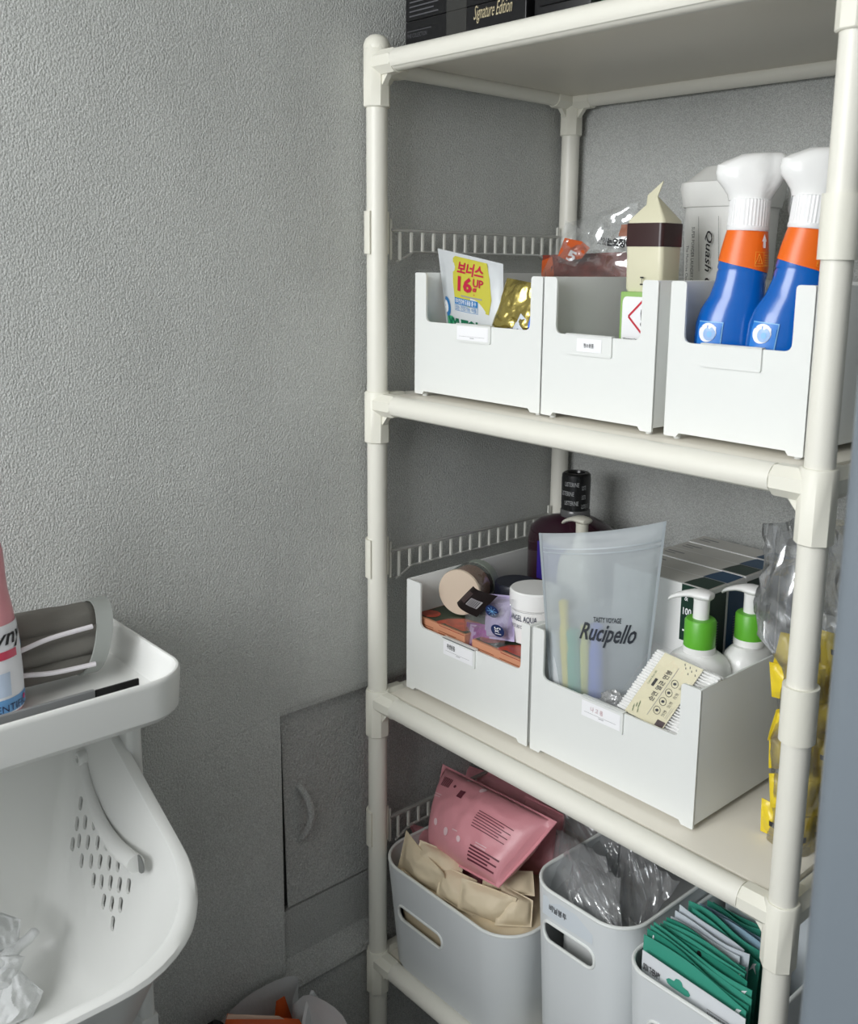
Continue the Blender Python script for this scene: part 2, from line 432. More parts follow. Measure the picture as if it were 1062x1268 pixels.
# ---------------------------------------------------------------- storage rack
W, D = .75, .4366
ZL = (2.010, 1.5013, 1.0, .5108)
rack = thing('storage_rack', 'cream plastic pipe storage rack with four shelf boards in the room corner', 'rack', (0, 0, 0))
TOPX = 0
for (x, y) in ((0, 0), (W, 0), (0, D), (W, D)):
    top = 2.03
    b = BM(); tube(b, [(x, y, 0.0), (x, y, top)], .0160, 28); obj('post', b, m_rack, rack)
    sx = 1 if x == 0 else -1; sy = 1 if y == 0 else -1
    for z in ZL:
        # octagonal sleeve with the two pipe sockets
        b = BM(); z0, z1 = z - .062, z + (.020 if z < 2 else .026)
        def octo(r, z): return [(x + r * math.cos(PI / 8 + k * PI / 4), y + r * math.sin(PI / 8 + k * PI / 4), z) for k in range(8)]
        loft(b, [octo(.0190, z0), octo(.0205, z0 + .0015), octo(.0205, z1 - .002), octo(.0190, z1)])
        for ax in (0, 1):
            rr = []
            for t, r in ((.006, .0188), (.046, .0184), (.049, .0174)):
                ring = []
                for k in range(8):
                    a = PI / 8 + k * PI / 4; p, q = r * math.cos(a), r * math.sin(a)
                    ring.append((x + sx * t, y + p, z + q) if ax == 0 else (x + p, y + sy * t, z + q))
                rr.append(ring)
            loft(b, rr)
            # gusset under the socket
            e = .0045
            if ax == 0:
                loft(b, [[(x + sx * .017, y - e, z - .014), (x + sx * .034, y - e, z - .014), (x + sx * .017, y - e, z - .034)],
                         [(x + sx * .017, y + e, z - .014), (x + sx * .034, y + e, z - .014), (x + sx * .017, y + e, z - .034)]])
            else:
                loft(b, [[(x - e, y + sy * .017, z - .014), (x - e, y + sy * .034, z - .014), (x - e, y + sy * .017, z - .034)],
                         [(x + e, y + sy * .017, z - .014), (x + e, y + sy * .034, z - .014), (x + e, y + sy * .017, z - .034)]])
        bmesh.ops.recalc_face_normals(b, faces=b.faces)
        obj('pipe_joint', b, m_rackj, rack)
    b = BM(); lathe(b, [(.0195, 2.030), (.0200, 2.033), (.0198, 2.037), (.017, 2.0445), (.011, 2.0495), (.004, 2.0515), (0, 2.0518)], 28, Matrix.Translation((x, y, 0)))
    obj('post_cap', b, m_rackj, rack)
    b = BM(); lathe(b, [(.015, 0), (.021, .0), (.021, .018), (.0165, .024)], 24, Matrix.Translation((x, y, 0))); obj('foot', b, m_rackj, rack)
for z in ZL:
    for (p, q) in (((.03, 0, z), (W - .03, 0, z)), ((.03, D, z), (W - .03, D, z)), ((0, .03, z), (0, D - .03, z)), ((W, .03, z), (W, D - .03, z))):
        b = BM(); tube(b, [p, q], .0150, 24); obj('rail', b, m_rack, rack)
    # board with rounded lip folded over the rails
    b = BM(); box(b, .016, W - .016, .014, D - .014, z + .003, z + .0135, .0015)
    bd = obj('shelf_board', b, m_board, rack)
    for sgn, y in ((-1, 0), (1, D)):
        b = BM(); r0, r1 = .0151, .0170; ring0 = []
        angs = [R(-38 + 150 * i / 14) for i in range(15)]
        sec = [(-sgn * 0 + sgn * r1 * math.cos(a), r1 * math.sin(a)) for a in angs] + [(sgn * r0 * math.cos(a), r0 * math.sin(a)) for a in reversed(angs)]
        loft(b, [[(x, y + c, z + s) for c, s in sec] for x in (.0495, W - .0495)])
        bmesh.ops.recalc_face_normals(b, faces=b.faces)
        obj('board_lip', b, m_rack, bd)
# clips round the posts and milky side guards on the wall side
CL = (1.7673, 1.2504, .7700)
for c in CL:
    for x in (0, W):
        b = BM(); s = 1 if x == 0 else -1
        angs = [R(-72 - 214 * i / 24) for i in range(25)] if x == 0 else [R(-205 + 330 * i / 30) for i in range(31)]
        r0, r1 = .0160, .0198
        sec = [(r1 * math.cos(a), r1 * math.sin(a)) for a in angs] + [(r0 * math.cos(a), r0 * math.sin(a)) for a in reversed(angs)]
        if x == 0: angs = None
        loft(b, [[(x + p, q, zz) for p, q in sec] for zz in (c - .034, c + .030)])
        bmesh.ops.recalc_face_normals(b, faces=b.faces)
        obj('clip', b, m_rackj, rack)
    g0 = BM(); box(g0, -.002, .002, .024, .028, c - .042, c + .020, .0005)
    g = obj('side_guard', g0, m_guard, rack, True, 'milky plastic side guard of upright bars')
    b = BM(); box(b, -.0035, .0035, .026, .414, c + .001, c + .0055, .001); obj('guard_rail', b, m_grail, g)
    b = BM(); tube(b, [(0, .038, c - .046), (0, .072, c - .030), (0, .360, c - .030), (0, .396, c - .046)], .0024, 8); obj('guard_rail', b, m_grail, g)
    bar0 = None
    for k in range(16):
        y = .0445 + .0232 * k; lo = c - (.043 if k in (0, 15) else .030)
        b = BM(); box(b, -.0022, .0022, y - .0016, y + .0016, lo, c + .002); obj('guard_bar', b, m_guard, g, False)
    b = BM(); box(b, -.002, .002, .408, .412, c - .042, c + .020); obj('guard_flange', b, m_guard, g, False)

# ---------------------------------------------------------------- white shelf baskets
def basket(name, label, x0, x1, y0, y1, z0, z1, notch, nz, lab, group):
    w_, t = x1 - x0, .0032
    th = thing(name, label, 'basket', ((x0 + x1) / 2, (y0 + y1) / 2, z0), group)
    b = BM(); zb = z0 + .003
    n0, n1 = notch
    poly = [(x0, zb + .001), (x0 + .018, zb + .001), (x0 + .022, zb + .006), (x1 - .022, zb + .006), (x1 - .018, zb + .001), (x1, zb + .001), (x1, z1), (n1, z1), (n1, nz), (n0, nz), (n0, z1), (x0, z1)]
    poly = fillet(poly, {0: .002, 5: .002, 6: .003, 7: .005, 8: .010, 9: .010, 10: .005, 11: .003}, 4)
    prism(b, poly, t, XZ((0, y0 + t, 0)))
    box(b, x0, x0 + t, y0 + t * .5, y1, zb + .006, z1, .0008); box(b, x1 - t, x1, y0 + t * .5, y1, zb + .006, z1, .0008)
    box(b, x0, x1, y1 - t, y1, zb + .006, z1, .0008); box(b, x0 + .001, x1 - .001, y0 + .001, y1 - .001, zb + .006, zb + .009)
    obj('body', b, m_bask, th)
    fx0 = Vector((x0 + .010, y0 + .011)); 
    for fx in (x0 + .012, x1 - .012):
        for fy in (y0 + .012, y1 - .012):
            b = BM(); lathe(b, [(.004, z0), (.0045, z0 + .0005), (.0045, zb + .0065)], 12, Matrix.Translation((fx, fy, 0))); obj('foot', b, m_bask, th)
    # back rim bead
    l0, l1, drop = lab
    b = BM(); pl = fillet([(l0, nz - drop), (l1, nz - drop), (l1, nz + .0015), (l0, nz + .0015)], {0: .003, 1: .003, 2: .001, 3: .001}, 3)
    prism(b, pl, .0030, XZ((0, y0, 0)))
    box(b, l0, l1, y0 - .0030, y0 + t + .002, nz - .0005, nz + .0018, .0004)
    lh = obj('label_holder', b, m_bask, th)
    return th, lh, plane((l0, y0 - .0030, nz - drop), (l1 - l0, 0, 0), (0, 0, drop))
ZB2, ZB3, ZB4 = ZL[1] + .0136, ZL[2] + .0136, ZL[3] + .0136
YF = .045
G2 = None
b1, lh, S = basket('storage_basket', 'white notched basket holding the white-yellow pouch, left end of upper shelf', .038, .308, YF, .41, ZB2, 1.7065, (.064, .286), 1.6325, (.136, .210, .025), G2)
decal('card', lh, S, (.05, .12, .95, .93), m_card, 1, 1); lines('print', lh, S, [(.12, .33, .86, .345)] + [(.44, .24, .56, .27)], m_grey, .0012)
b2, lh, S = basket('storage_basket', 'white notched basket holding the cream milk-carton-like packet, middle of upper shelf', .311, .500, YF, .41, ZB2, 1.7065, (.334, .476), 1.6320, (.355, .433, .026), G2)
decal('card', lh, S, (.26, .2, .80, .86), m_card, 1, 1); text('print', lh, S, (.42, .42, .64, .64), '청소용품', m_ink, .01, off=.0013)
b3, lh, S = basket('storage_basket', 'white notched basket holding two blue spray bottles, right end of upper shelf', .519, .706, YF, .41, ZB2, 1.7065, (.541, .683), 1.6340, (.567, .648, .026), G2)
b4, lh, S = basket('storage_basket', 'white notched basket holding orange boxes and a pink jar, middle shelf', .021, .303, YF, .40, ZB3, 1.2080, (.056, .286), 1.1335, (.114, .190, .030), G2)
decal('card', lh, S, (.05, .14, .95, .90), m_card, 1, 1); text('print', lh, S, (.17, .52, .42, .80), '위생용품', m_ink, .012, off=.0013); lines('print', lh, S, [(.12, .38, .86, .395), (.46, .30, .58, .33)], m_grey, .0012)
b5, lh, S = basket('storage_basket', 'large white notched basket holding frosted pouch and pump bottles, middle shelf', .309, .5965, YF, .4225, ZB3, 1.2080, (.331, .567), 1.1345, (.405, .480, .030), G2)
decal('card', lh, S, (.05, .14, .95, .90), m_card, 1, 1); text('print', lh, S, (.27, .50, .56, .74), '나 고 롬', mat('faded_pink_print', (190, 150, 155), .6), 0, off=.0013); lines('print', lh, S, [(.12, .38, .86, .395), (.46, .30, .58, .33)], m_grey, .0012)

# ---------------------------------------------------------------- rounded bins on the lowest board
m_bin = mat('pale_blue_grey_plastic', (217, 221, 222), .42, bump=.00005, bscale=1500)
m_rim = mat('bin_rim_plastic', (230, 233, 230), .35)
def bin_(label, x0, x1, y0, y1, z0, z1, rc, slot):
    th = thing('storage_bin', label, 'bin', ((x0 + x1) / 2, (y0 + y1) / 2, z0))
    cx, cy = (x0 + x1) / 2, (y0 + y1) / 2; b = BM()
    def ring(s, z, e=0):
        return [(cx + x * s, cy + y * s, z) for x, y in rrect(x1 - x0 - 2 * e, y1 - y0 - 2 * e, max(rc - e, .01), 10)]
    t = .003
    loft(b, [ring(.86, z0), ring(.90, z0 + .002), ring(.915, z0 + .008), ring(.955, (z0 + z1) / 2), ring(1, z1 - .004), ring(1, z1), ring(1, z1, t), ring(.955, (z0 + z1) / 2, t), ring(.915, z0 + .010, t), ring(.86, z0 + .005, t)])
    body = obj('body', b, m_bin, th)
    s0, s1, sz, sh = slot
    Mx = Matrix.Translation(-Vector(th.location))
    c = BM(); prism(c, rrect(s1 - s0, sh, sh * .48, 8), .06, XZ(((s0 + s1) / 2, y0 + .045, sz)))
    boolean_cut(body, c)
    b = BM(); rr = [(cx + x, cy + y, z1) for x, y in rrect(x1 - x0 - .003, y1 - y0 - .003, rc, 10)]
    tube(b, rr + [rr[0], rr[1]], .0028, 8); obj('rim', b, m_rim, th)
    yw = y0 + (1 - .982) * (cy - y0)
    def wy(x, z):        # front of the wall at (x, z)
        zm = (z0 + z1) / 2; s = .955 + .045 * (z - zm) / (z1 - zm); hw, hd = (x1 - x0) / 2 * s, (y1 - y0) / 2 * s; r = rc * s; dx = abs(x - cx) - (hw - r)
        return cy - hd if dx <= 0 else cy - (hd - r) - math.sqrt(max(r * r - dx * dx, 0))
    b = BM(); rr = [((s0 + s1) / 2 + x, wy((s0 + s1) / 2 + x, sz + y), sz + y) for x, y in rrect(s1 - s0 + .002, sh + .002, sh * .48, 8)]
    tube(b, rr + [rr[0], rr[1]], .0024, 8); obj('slot_rim', b, m_rim, th)
    return th
bin1 = bin_('wide pale grey bin full of cream paper packs, left end of lowest shelf', .004, .330, -.012, .33, ZB4, .722, .062, (.066, .176, .642, .026))
bin2 = bin_('tall pale grey bin stuffed with clear plastic bags, middle of lowest shelf', .343, .528, .008, .36, ZB4, .840, .050, (.378, .474, .774, .030))
bin3 = bin_('tall pale grey bin packed with green face mask sachets, right end of lowest shelf', .532, .722, -.006, .34, ZB4, .818, .038, (.580, .680, .745, .030))
S = plane((.38, .0085, .80), (.09, 0, 0), (0, 0, .03)); decal('label_sticker', bin2, S, (-.02, 0, 1.02, 1), mat('clear_label', (210, 217, 222), .35), 2, 1, .0006)
text('print', bin2, S, (.13, .38, .50, .72), '비닐봉투', m_ink, .012, off=.0012)

# ---------------------------------------------------------------- grey-blue appliance at the right
m_fridge = mat('grey_blue_enamel', (106, 114, 121), .35, bump=.00008, bscale=500, spec=.5)
m_fridge2 = mat('grey_seal', (120, 126, 132), .6)
fr = thing('refrigerator', 'tall grey-blue appliance with rounded edge cropped at the right side', 'refrigerator', (1.33, -.07, 0))
b = BM(); box(b, .992, 1.70, -.38, .30, .03, 1.83, .006, 3); obj('cabinet', b, m_fridge, fr)
b = BM(); pl = fillet([(.992, -.45), (1.70, -.45), (1.70, -.392), (.992, -.392)], {0: .018, 1: .018, 2: .004, 3: .004}, 8); prism(b, pl, 1.74, Matrix.Translation((0, 0, .08))); obj('door', b, m_fridge, fr)
b = BM(); box(b, 1.0, 1.69, -.392, -.38, .09, 1.81); obj('door_seal', b, m_fridge2, fr, False)
b = BM(); box(b, 1.02, 1.67, -.36, .28, 0, .03); obj('base', b, m_fridge2, fr, False)

# ---------------------------------------------------------------- laundry cart at the left
m_cart = mat('cart_white_plastic', (221, 222, 219), .34, bump=.00005, bscale=1200)
cart = thing('laundry_cart', 'white plastic laundry cart with a top tray standing against the left wall', 'cart', (.11, -.8, 0))
TZ = 1.262; TX0, TX1, TY0, TY1 = -.024, .252, -1.20, -.450
cx, cy = (TX0 + TX1) / 2, (TY0 + TY1) / 2
def tr(e, z, rr=.055): return [(cx + x, cy + y, z) for x, y in rrect(TX1 - TX0 - 2 * e, TY1 - TY0 - 2 * e, [max(rr - e, .008), max(rr - e, .008), max(.03 - e, .008), max(.03 - e, .008)], 10)]
b = BM()
loft(b, [tr(.030, TZ - .056), tr(.012, TZ - .054), tr(.004, TZ - .046), tr(.001, TZ - .006), tr(.0012, TZ - .002), tr(.003, TZ), tr(.0055, TZ), tr(.0072, TZ - .002), tr(.0085, TZ - .006), tr(.0125, TZ - .043), tr(.016, TZ - .0455), tr(.022, TZ - .0465)])
obj('tray', b, m_cart, cart)
for (x, y) in ((.062, -.4615), (.062, -1.185)):
    b = BM(); pl = rrect(.076, .020, .008, 5)
    prism(b, pl, TZ - .05 - .03, Matrix.Translation((x, y, .03))); obj('side_post', b, m_cart, cart)
    b = BM(); prism(b, rrect(.30, .03, .01, 5), .03, Matrix.Translation((.115, y, 0))); obj('foot_bar', b, m_cart, cart)
    b = BM(); box(b, .045, .102, y - .012, y + .012, .60, .72, .003); obj('post_sleeve', b, m_cart, cart)
# laundry basket hanging under the tray: tilted oval mouth
def rimz(x):
    P_ = ((-.03, 1.165), (0, 1.15), (.05, 1.121), (.14, 1.081), (.21, 1.045), (.28, 1.018), (.33, 1.002), (.37, .997))
    for (a, za), (c, zc) in zip(P_[:-1], P_[1:]):
        if x <= c: return za + (zc - za) * (x - a) / (c - a)
    return .997
lb = thing('laundry_basket', 'white plastic laundry basket with slotted end wall hanging in the cart', 'basket', (.16, -.8, .80))
BX0, BX1, BY0, BY1 = -.020, .362, -1.16, -.480
t_ = .0035
def br(t, e, lift=0):
    """t: 0 at the rim, 1 at the bottom"""
    s = t
    x0 = BX0 + e + .012 * s; x1 = BX1 - e - .105 * s ** 1.2; y1 = BY1 - e - .060 * s; y0 = BY0 + e + .06 * s
    rf = .145 - .06 * s - max(e, 0); rb = max(.016 + .03 * s * s - max(e, 0) * .5, .006)
    out = []
    for x, y in rrect(x1 - x0, y1 - y0, [rf, rf, rb, rb], 12):
        X = x + (x0 + x1) / 2; Y = y + (y0 + y1) / 2
        zr = rimz(X); zb_ = .80 + max(0, min(e, t_))
        out.append((X, Y, zr * (1 - s) + zb_ * s + lift))
    return out
b = BM(); t_ = .0035
rings = [br(1.04, .030), br(1.03, .006), br(1.0, 0)] + [br(1 - .12 * k, 0) for k in range(1, 8)] + [br(.03, 0), br(0, 0), br(0, -.010, -.006), br(0, -.013, .000), br(0, -.011, .005), br(0, -.004, .0075), br(0, .002, .005), br(.02, t_)] + [br(.12 * k, t_) for k in range(1, 8)] + [br(.90, t_ + .001), br(.94, t_ + .005), br(.97, t_ + .013), br(.99, t_ + .026), br(1.0, t_ + .045), br(1.0, t_ + .07)]
loft(b, rings); bmesh.ops.recalc_face_normals(b, faces=b.faces)
body = obj('body', b, m_cart, lb)
c = BM()
holes = [(0.0197, -0.5000, 1.0153), (0.0124, -0.5062, 0.9864), (0.0374, -0.5039, 0.9969), (0.0600, -0.5021, 1.0053), (0.0022, -0.5125, 0.9571), (0.0276, -0.5101, 0.9681), (0.0507, -0.5084, 0.9760), (0.0751, -0.5064, 0.9856), (0.0967, -0.5046, 0.9940), (0.0410, -0.5146, 0.9472), (0.0657, -0.5124, 0.9573), (0.0875, -0.5106, 0.9661), (0.1092, -0.5089, 0.9738), (0.1303, -0.5073, 0.9813),
         (0.0783, -0.5166, 0.9378), (0.0981, -0.5151, 0.9449), (0.1195, -0.5134, 0.9529), (0.1407, -0.5119, 0.9597), (0.1611, -0.5103, 0.9673), (0.1106, -0.5193, 0.9250), (0.1300, -0.5180, 0.9313), (0.1506, -0.5163, 0.9393), (0.1400, -0.5224, 0.9109)]
holes = [(h[0] + (.010 if i == 4 else .004 if i == 1 else 0), h[1], h[2]) for i, h in enumerate(holes)]
for h in holes: prism(c, rrect(.0095, .019, .0045, 4), .10, XZ((h[0], h[1] + .05, h[2])))
boolean_cut(body, c)
hp = [(0.0148, -0.4871, 1.0757), (0.0369, -0.4921, 1.0520), (0.0673, -0.4963, 1.0325), (0.1019, -0.4992, 1.0189), (0.1443, -0.5006, 1.0128), (0.1948, -0.5000, 1.0154)]
hp = [Vector(p) + Vector((0, -.010, 0)) for p in hp]
def smoothp(p, n=4):
    out = []
    for i in range(len(p) - 1):
        a, b_, c_, d_ = p[max(i - 1, 0)], p[i], p[i + 1], p[min(i + 2, len(p) - 1)]
        for k in range(n):
            t = k / n
            out.append(.5 * ((2 * b_) + (c_ - a) * t + (2 * a - 5 * b_ + 4 * c_ - d_) * t * t + (3 * b_ - a - 3 * c_ + d_) * t ** 3))
    return out + [p[-1]]
b = BM(); pp_ = smoothp(hp); tube(b, pp_, [.0055 + .0055 * (i / (len(pp_) - 1)) for i in range(len(pp_))], 12)
hd = obj('swing_handle', b, m_cart, lb)
b = BM(); q = hp[0]; lathe(b, [(.004, 0), (.0098, .0), (.0102, .002), (.0102, .012), (.009, .014), (.005, .014), (.0045, .010), (0, .010)], 20, Matrix.Translation((q[0], q[1] + .006, q[2])) @ Matrix.Rotation(PI / 2, 4, 'X'))
obj('pivot', b, m_cart, hd)
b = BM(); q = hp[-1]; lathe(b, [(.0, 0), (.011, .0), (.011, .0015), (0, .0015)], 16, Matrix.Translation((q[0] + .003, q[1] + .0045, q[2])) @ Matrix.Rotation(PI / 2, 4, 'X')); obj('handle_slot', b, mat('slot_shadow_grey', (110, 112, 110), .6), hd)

# crumpled thin white cloth at the bottom of the basket
m_cloth = mat('thin_white_cloth', (214, 216, 216), .8, bump=.0006, bscale=500)
cl = thing('laundry_cloth', 'crumpled thin white cloth lying at the bottom of the laundry basket', 'cloth', (.07, -.64, .815))
for k, (q4, th_, sd_) in enumerate((([(0.0600, -0.6532, 0.8597), (0.0700, -0.6145, 0.8562), (0.0500, -0.5987, 0.9046), (0.0400, -0.6371, 0.9346)], .035, 2), ([(0.0900, -0.6625, 0.7948), (0.1000, -0.6093, 0.8015), (0.0900, -0.5907, 0.8235), (0.0700, -0.6211, 0.8709)], .04, 5), ([(0.0700, -0.6617, 0.8482), (0.0800, -0.6208, 0.8408), (0.0700, -0.6041, 0.8677), (0.0500, -0.6348, 0.8799)], .035, 8))):
    F, Bk, n = pouch(q4, th_, .015, sd_, 24, .6, .0, 1.3); obj('fold', pouch_bm(F, Bk, 36, 36), m_cloth, cl)
b = BM(); pts = [Vector((0.0700, -0.6508, 0.8722)), Vector((0.0650, -0.6258, 0.8750)), Vector((0.0600, -0.6048, 0.8792)), Vector((0.0550, -0.5821, 0.8844))]
tube(b, smoothp(pts, 5), [.014, .0135, .013, .0125, .012, .011, .0105, .010, .009, .008, .008, .0075, .0075, .007, .006, .004], 12)
for v in b.verts: v.co += noise.noise_vector(v.co * 60) * .003
obj('fold', b, m_cloth, cl)

# grey fabric bundle with an elastic ring and white cords, lying in the tray
m_fab = mat('taupe_fabric', (112, 110, 104), .9, bump=.0005, bscale=900)
m_band = mat('elastic_grey', (152, 156, 152), .75, bump=.0003, bscale=1200)
m_cord = mat('white_cord', (222, 218, 222), .6)
fb = thing('fabric_bundle', 'rolled taupe fabric with light grey elastic ring and white cords in the cart tray', 'bag', (.075, -.58, TZ - .045))
A0 = Vector((.072, -.655, 1.266)); A1 = Vector((.085, -.497, 1.268))
ax = (A1 - A0).normalized(); sd = ax.cross(Vector((0, 0, 1))).normalized(); up = sd.cross(ax)
def bundle(off_s, off_u, r, a, b_, seed, squ=.8, n=26):
    B = BM(); rings = []
    for i in range(n + 1):
        t = i / n; c = A0.lerp(A1, a + (b_ - a) * t) + sd * off_s + up * off_u
        e = min(1, min(t, 1 - t) / .06) ** .5 * .35 + .65
        ring = []
        for k in range(32):
            th_ = 2 * PI * k / 32; q = Vector((math.cos(th_) * 1.2, math.sin(th_) * 1.2, t * 2.2 + seed))
            f = 1 + .10 * noise.noise(q) - .08 * abs(noise.noise(q * 2))
            ring.append(c + (sd * math.cos(th_) + up * math.sin(th_) * squ) * r * e * f)
        rings.append(ring)
    loft(B, rings); return B
obj('fabric_roll', bundle(-.006, .023, .0245, -.02, 1.0, 1, .80), m_fab, fb)
obj('fabric_roll', bundle(.006, .001, .0300, -.1, 1.04, 4, .66), m_fab, fb)
obj('fabric_roll', bundle(.000, -.022, .0290, -.05, .98, 7, .66), m_fab, fb)
B = BM(); rings = []
for t, r in ((-.010, .0425), (-.0095, .0445), (.0095, .0445), (.010, .0425)):
    rings.append([A0.lerp(A1, .955) + ax * t + (sd * math.cos(k * PI / 20) * .98 + up * math.sin(k * PI / 20) * 1.0) * r + ax * (.012 * math.sin(k * PI / 20)) for k in range(40)])
loft(B, rings, (False, False)); rings2 = [list(r) for r in rings]
obj('elastic_ring', B, m_band, fb); fb.children[-1].modifiers.new('s', 'SOLIDIFY').thickness = .002
def onroll(t, deg, r): return A0.lerp(A1, t) + (sd * math.cos(R(deg)) + up * math.sin(R(deg))) * r
B = BM(); tube(B, smoothp([onroll(.90, 34, .0455), onroll(.6, 30, .0455), onroll(.40, 22, .0420), onroll(.20, 14, .0400), onroll(.14, 22, .0420), onroll(.08, 40, .044), onroll(.02, 56, .045)]), .0030, 8); obj('cord', B, m_cord, fb)
B = BM(); tube(B, smoothp([onroll(.90, -28, .0450), onroll(.6, -27, .0440), onroll(.40, -22, .0410), onroll(.24, -22, .0405), onroll(.20, -28, .0420), onroll(.19, -46, .0430), onroll(.15, -60, .043)]), .0030, 8); obj('cord', B, m_cord, fb)

# grey metal strip along the inside of the tray
ms = mat('dull_grey_metal', (140, 142, 143), .4, .3)
b = BM(); box(b, .2260, .2315, -.99, -.560, TZ - .0450, TZ + .0015, .001); st = tag(obj('metal_strip', b, ms, None), 'grey metal strip standing along the inner front edge of the tray', 'strip')
b = BM(); box(b, .2270, .2305, -.5590, -.510, TZ - .0440, TZ + .0002, .001); tag(obj('black_strip', b, m_dark, None), 'short black strip in the tray beyond the grey metal strip', 'strip')

# pink fabric softener bottle
m_pink = mat('pink_plastic', (222, 150, 158), .3); m_pl = mat('label_white', (232, 232, 236), .4); m_blue = mat('label_blue', (96, 150, 200), .4)
sb = thing('softener_bottle', 'pink softener bottle with white and blue label in the cart tray', 'bottle', (.112, -.633, TZ - .0465))
bx, by, bz = sb.location
def brad(z):
    P_ = ((0, .030), (.003, .0335), (.012, .036), (.05, .0362), (.09, .0345), (.12, .0315), (.145, .0275), (.16, .0265), (.19, .0255), (.22, .018), (.225, .015))
    for (a, ra), (c_, rc) in zip(P_[:-1], P_[1:]):
        if z <= c_: return ra + (rc - ra) * (z - a) / (c_ - a)
    return .015
b = BM(); lathe(b, [(brad(z), z) for z in (0, .003, .012, .03, .05, .07, .09, .105, .12, .132, .145, .152, .16, .175, .19, .205, .22, .225)] + [(.0135, .228), (.0135, .236), (0, .236)], 40, Matrix.Translation((bx, by, bz))); obj('body', b, m_pink, sb)
b = BM(); lathe(b, [(.019, .230), (.0195, .232), (.0185, .262), (.015, .266), (0, .266)], 30, Matrix.Translation((bx, by, bz))); obj('cap', b, mat('blue_cap', (70, 110, 180), .3), sb)
S = cyl((bx, by, bz), lambda v: brad(.010 + .105 * v) + .0004, -90, 75, .010, .115)
lab = decal('label', sb, S, (0, 0, 1, .96), m_pl, 30, 8)
decal('label_band', lab, S, (0, 0.02, 1, .17), m_blue, 30, 2, .0010); decal('label_band', lab, S, (0, .50, 1, .58), m_blue, 30, 2, .0009, [(0, 0), (.5, .2), (1, 1.6), (1, 2.6), (.5, 1), (0, 1)])
decal('label_tag', lab, S, (.36, .60, .80, .69), mat('label_red', (205, 70, 95), .4), 8, 1, .0012)
text('print', lab, S, (.05, .70, .98, .92), 'Downy', m_ink, .02, .3, .0014)
text('print', lab, S, (.35, .03, .90, .11), 'SCIENTIFIC', mat('navy_print', (30, 40, 80), .5), 0, 0, .0016)
decal('leaf_mark', lab, S, (.84, .08, .90, .14), mat('magenta', (190, 50, 110), .5), 4, 4, .0016, DISC)
lines('print', lab, S, [(.10, .20, .14, .46), (.18, .2, .34, .47), (.42, .2, .44, .44), (.55, .2, .68, .46)], mat('pale_blue_print', (190, 205, 225), .5), .0012)

# white plastic carrier bag with an orange package, low beside the wall
mb = mat('white_bag_plastic', (196, 198, 198), .45, bump=.0004, bscale=150)
m_or = mat('orange_package', (196, 84, 32), .4)
wb = thing('carrier_bag', 'open white carrier bag on the floor between laundry cart and rack', 'bag', (.11, -.29, 0))
RIM = [(-0.0140, -0.3249, 0.5314), (-0.0140, -0.2633, 0.5613), (-0.0120, -0.2021, 0.5658), (.000, -.165, .560), (0.0300, -0.1957, 0.5464), (0.0600, -0.1829, 0.5741), (.13, -.17, .575), (.20, -.20, .56), (.235, -.30, .55), (.20, -.40, .56), (.12, -.44, .565), (.03, -.425, .565)]
RIM = smoothp([Vector(p) for p in RIM] + [Vector(RIM[0])], 4)[:-1]
def bring(t, e):
    out = []
    for i, p in enumerate(RIM):
        c_ = Vector((.11, -.29, 0)); q = c_ + (Vector((p.x, p.y, 0)) - c_) * (1 - .12 * t)
        nz = noise.noise(Vector((i * .35, t * 4, 3))) * .012 * min(t * 4, 1) * (1 - t)
        d = (q - c_).normalized(); q = q + d * (nz - e); out.append((max(q.x, -.017 + e), q.y, p.z * (1 - t) + .002 * t + e))
    return out
b = BM(); loft(b, [bring(1, .01), bring(1, 0)] + [bring(1 - k / 10, 0) for k in range(1, 10)] + [bring(0, 0), bring(0, .0012)] + [bring(k / 10, .0012) for k in range(1, 10)] + [bring(1, .002)]); obj('bag_wall', b, mb, wb)
b = BM(); loft(b, [[(0.0550, -0.1875, 0.5574), (0.0600, -0.1798, 0.5811), (0.0600, -0.1694, 0.5548), (0.0600, -0.1578, 0.4959), (0.0600, -0.2006, 0.5210)], [tuple(Vector(p) + Vector((.004, .003, -.001))) for p in ((0.0550, -0.1875, 0.5574), (0.0600, -0.1798, 0.5811), (0.0600, -0.1694, 0.5548), (0.0600, -0.1578, 0.4959), (0.0600, -0.2006, 0.5210))]]); obj('folded_corner', b, mb, wb)
og = thing('orange_package', 'orange printed package sticking out of the white carrier bag', 'package', (.09, -.27, .30))
F, Bk, n = pouch([(0.0500, -0.3501, 0.5261), (0.0700, -0.1500, 0.4144), (0.0600, -0.2032, 0.5416), (0.0500, -0.3205, 0.6112)], .03, .004, 11); b = pouch_bm(F, Bk, 20, 16); obj('pack', b, m_or, og)
b = BM(); box(b, .04, .16, -.36, -.20, .02, .47, .01); obj('pack_lower', b, m_or, og)
F, Bk, n = pouch([(0.0200, -0.2316, 0.4761), (0.0200, -0.1711, 0.4395), (0.0150, -0.1997, 0.5526), (0.0150, -0.2162, 0.5530)], .008, .003, 12); obj('pack_ear', pouch_bm(F, Bk, 14, 14), m_or, og)
F2, Bk2, n = pouch([(0.0750, -0.3366, 0.6282), (0.0750, -0.2388, 0.5718), (0.0750, -0.2486, 0.5831), (0.0750, -0.3337, 0.6347)], .003, .001, 12); obj('seal_strip', pouch_bm(F2, Bk2, 10, 4), mat('pale_seal', (200, 170, 150), .5), og)
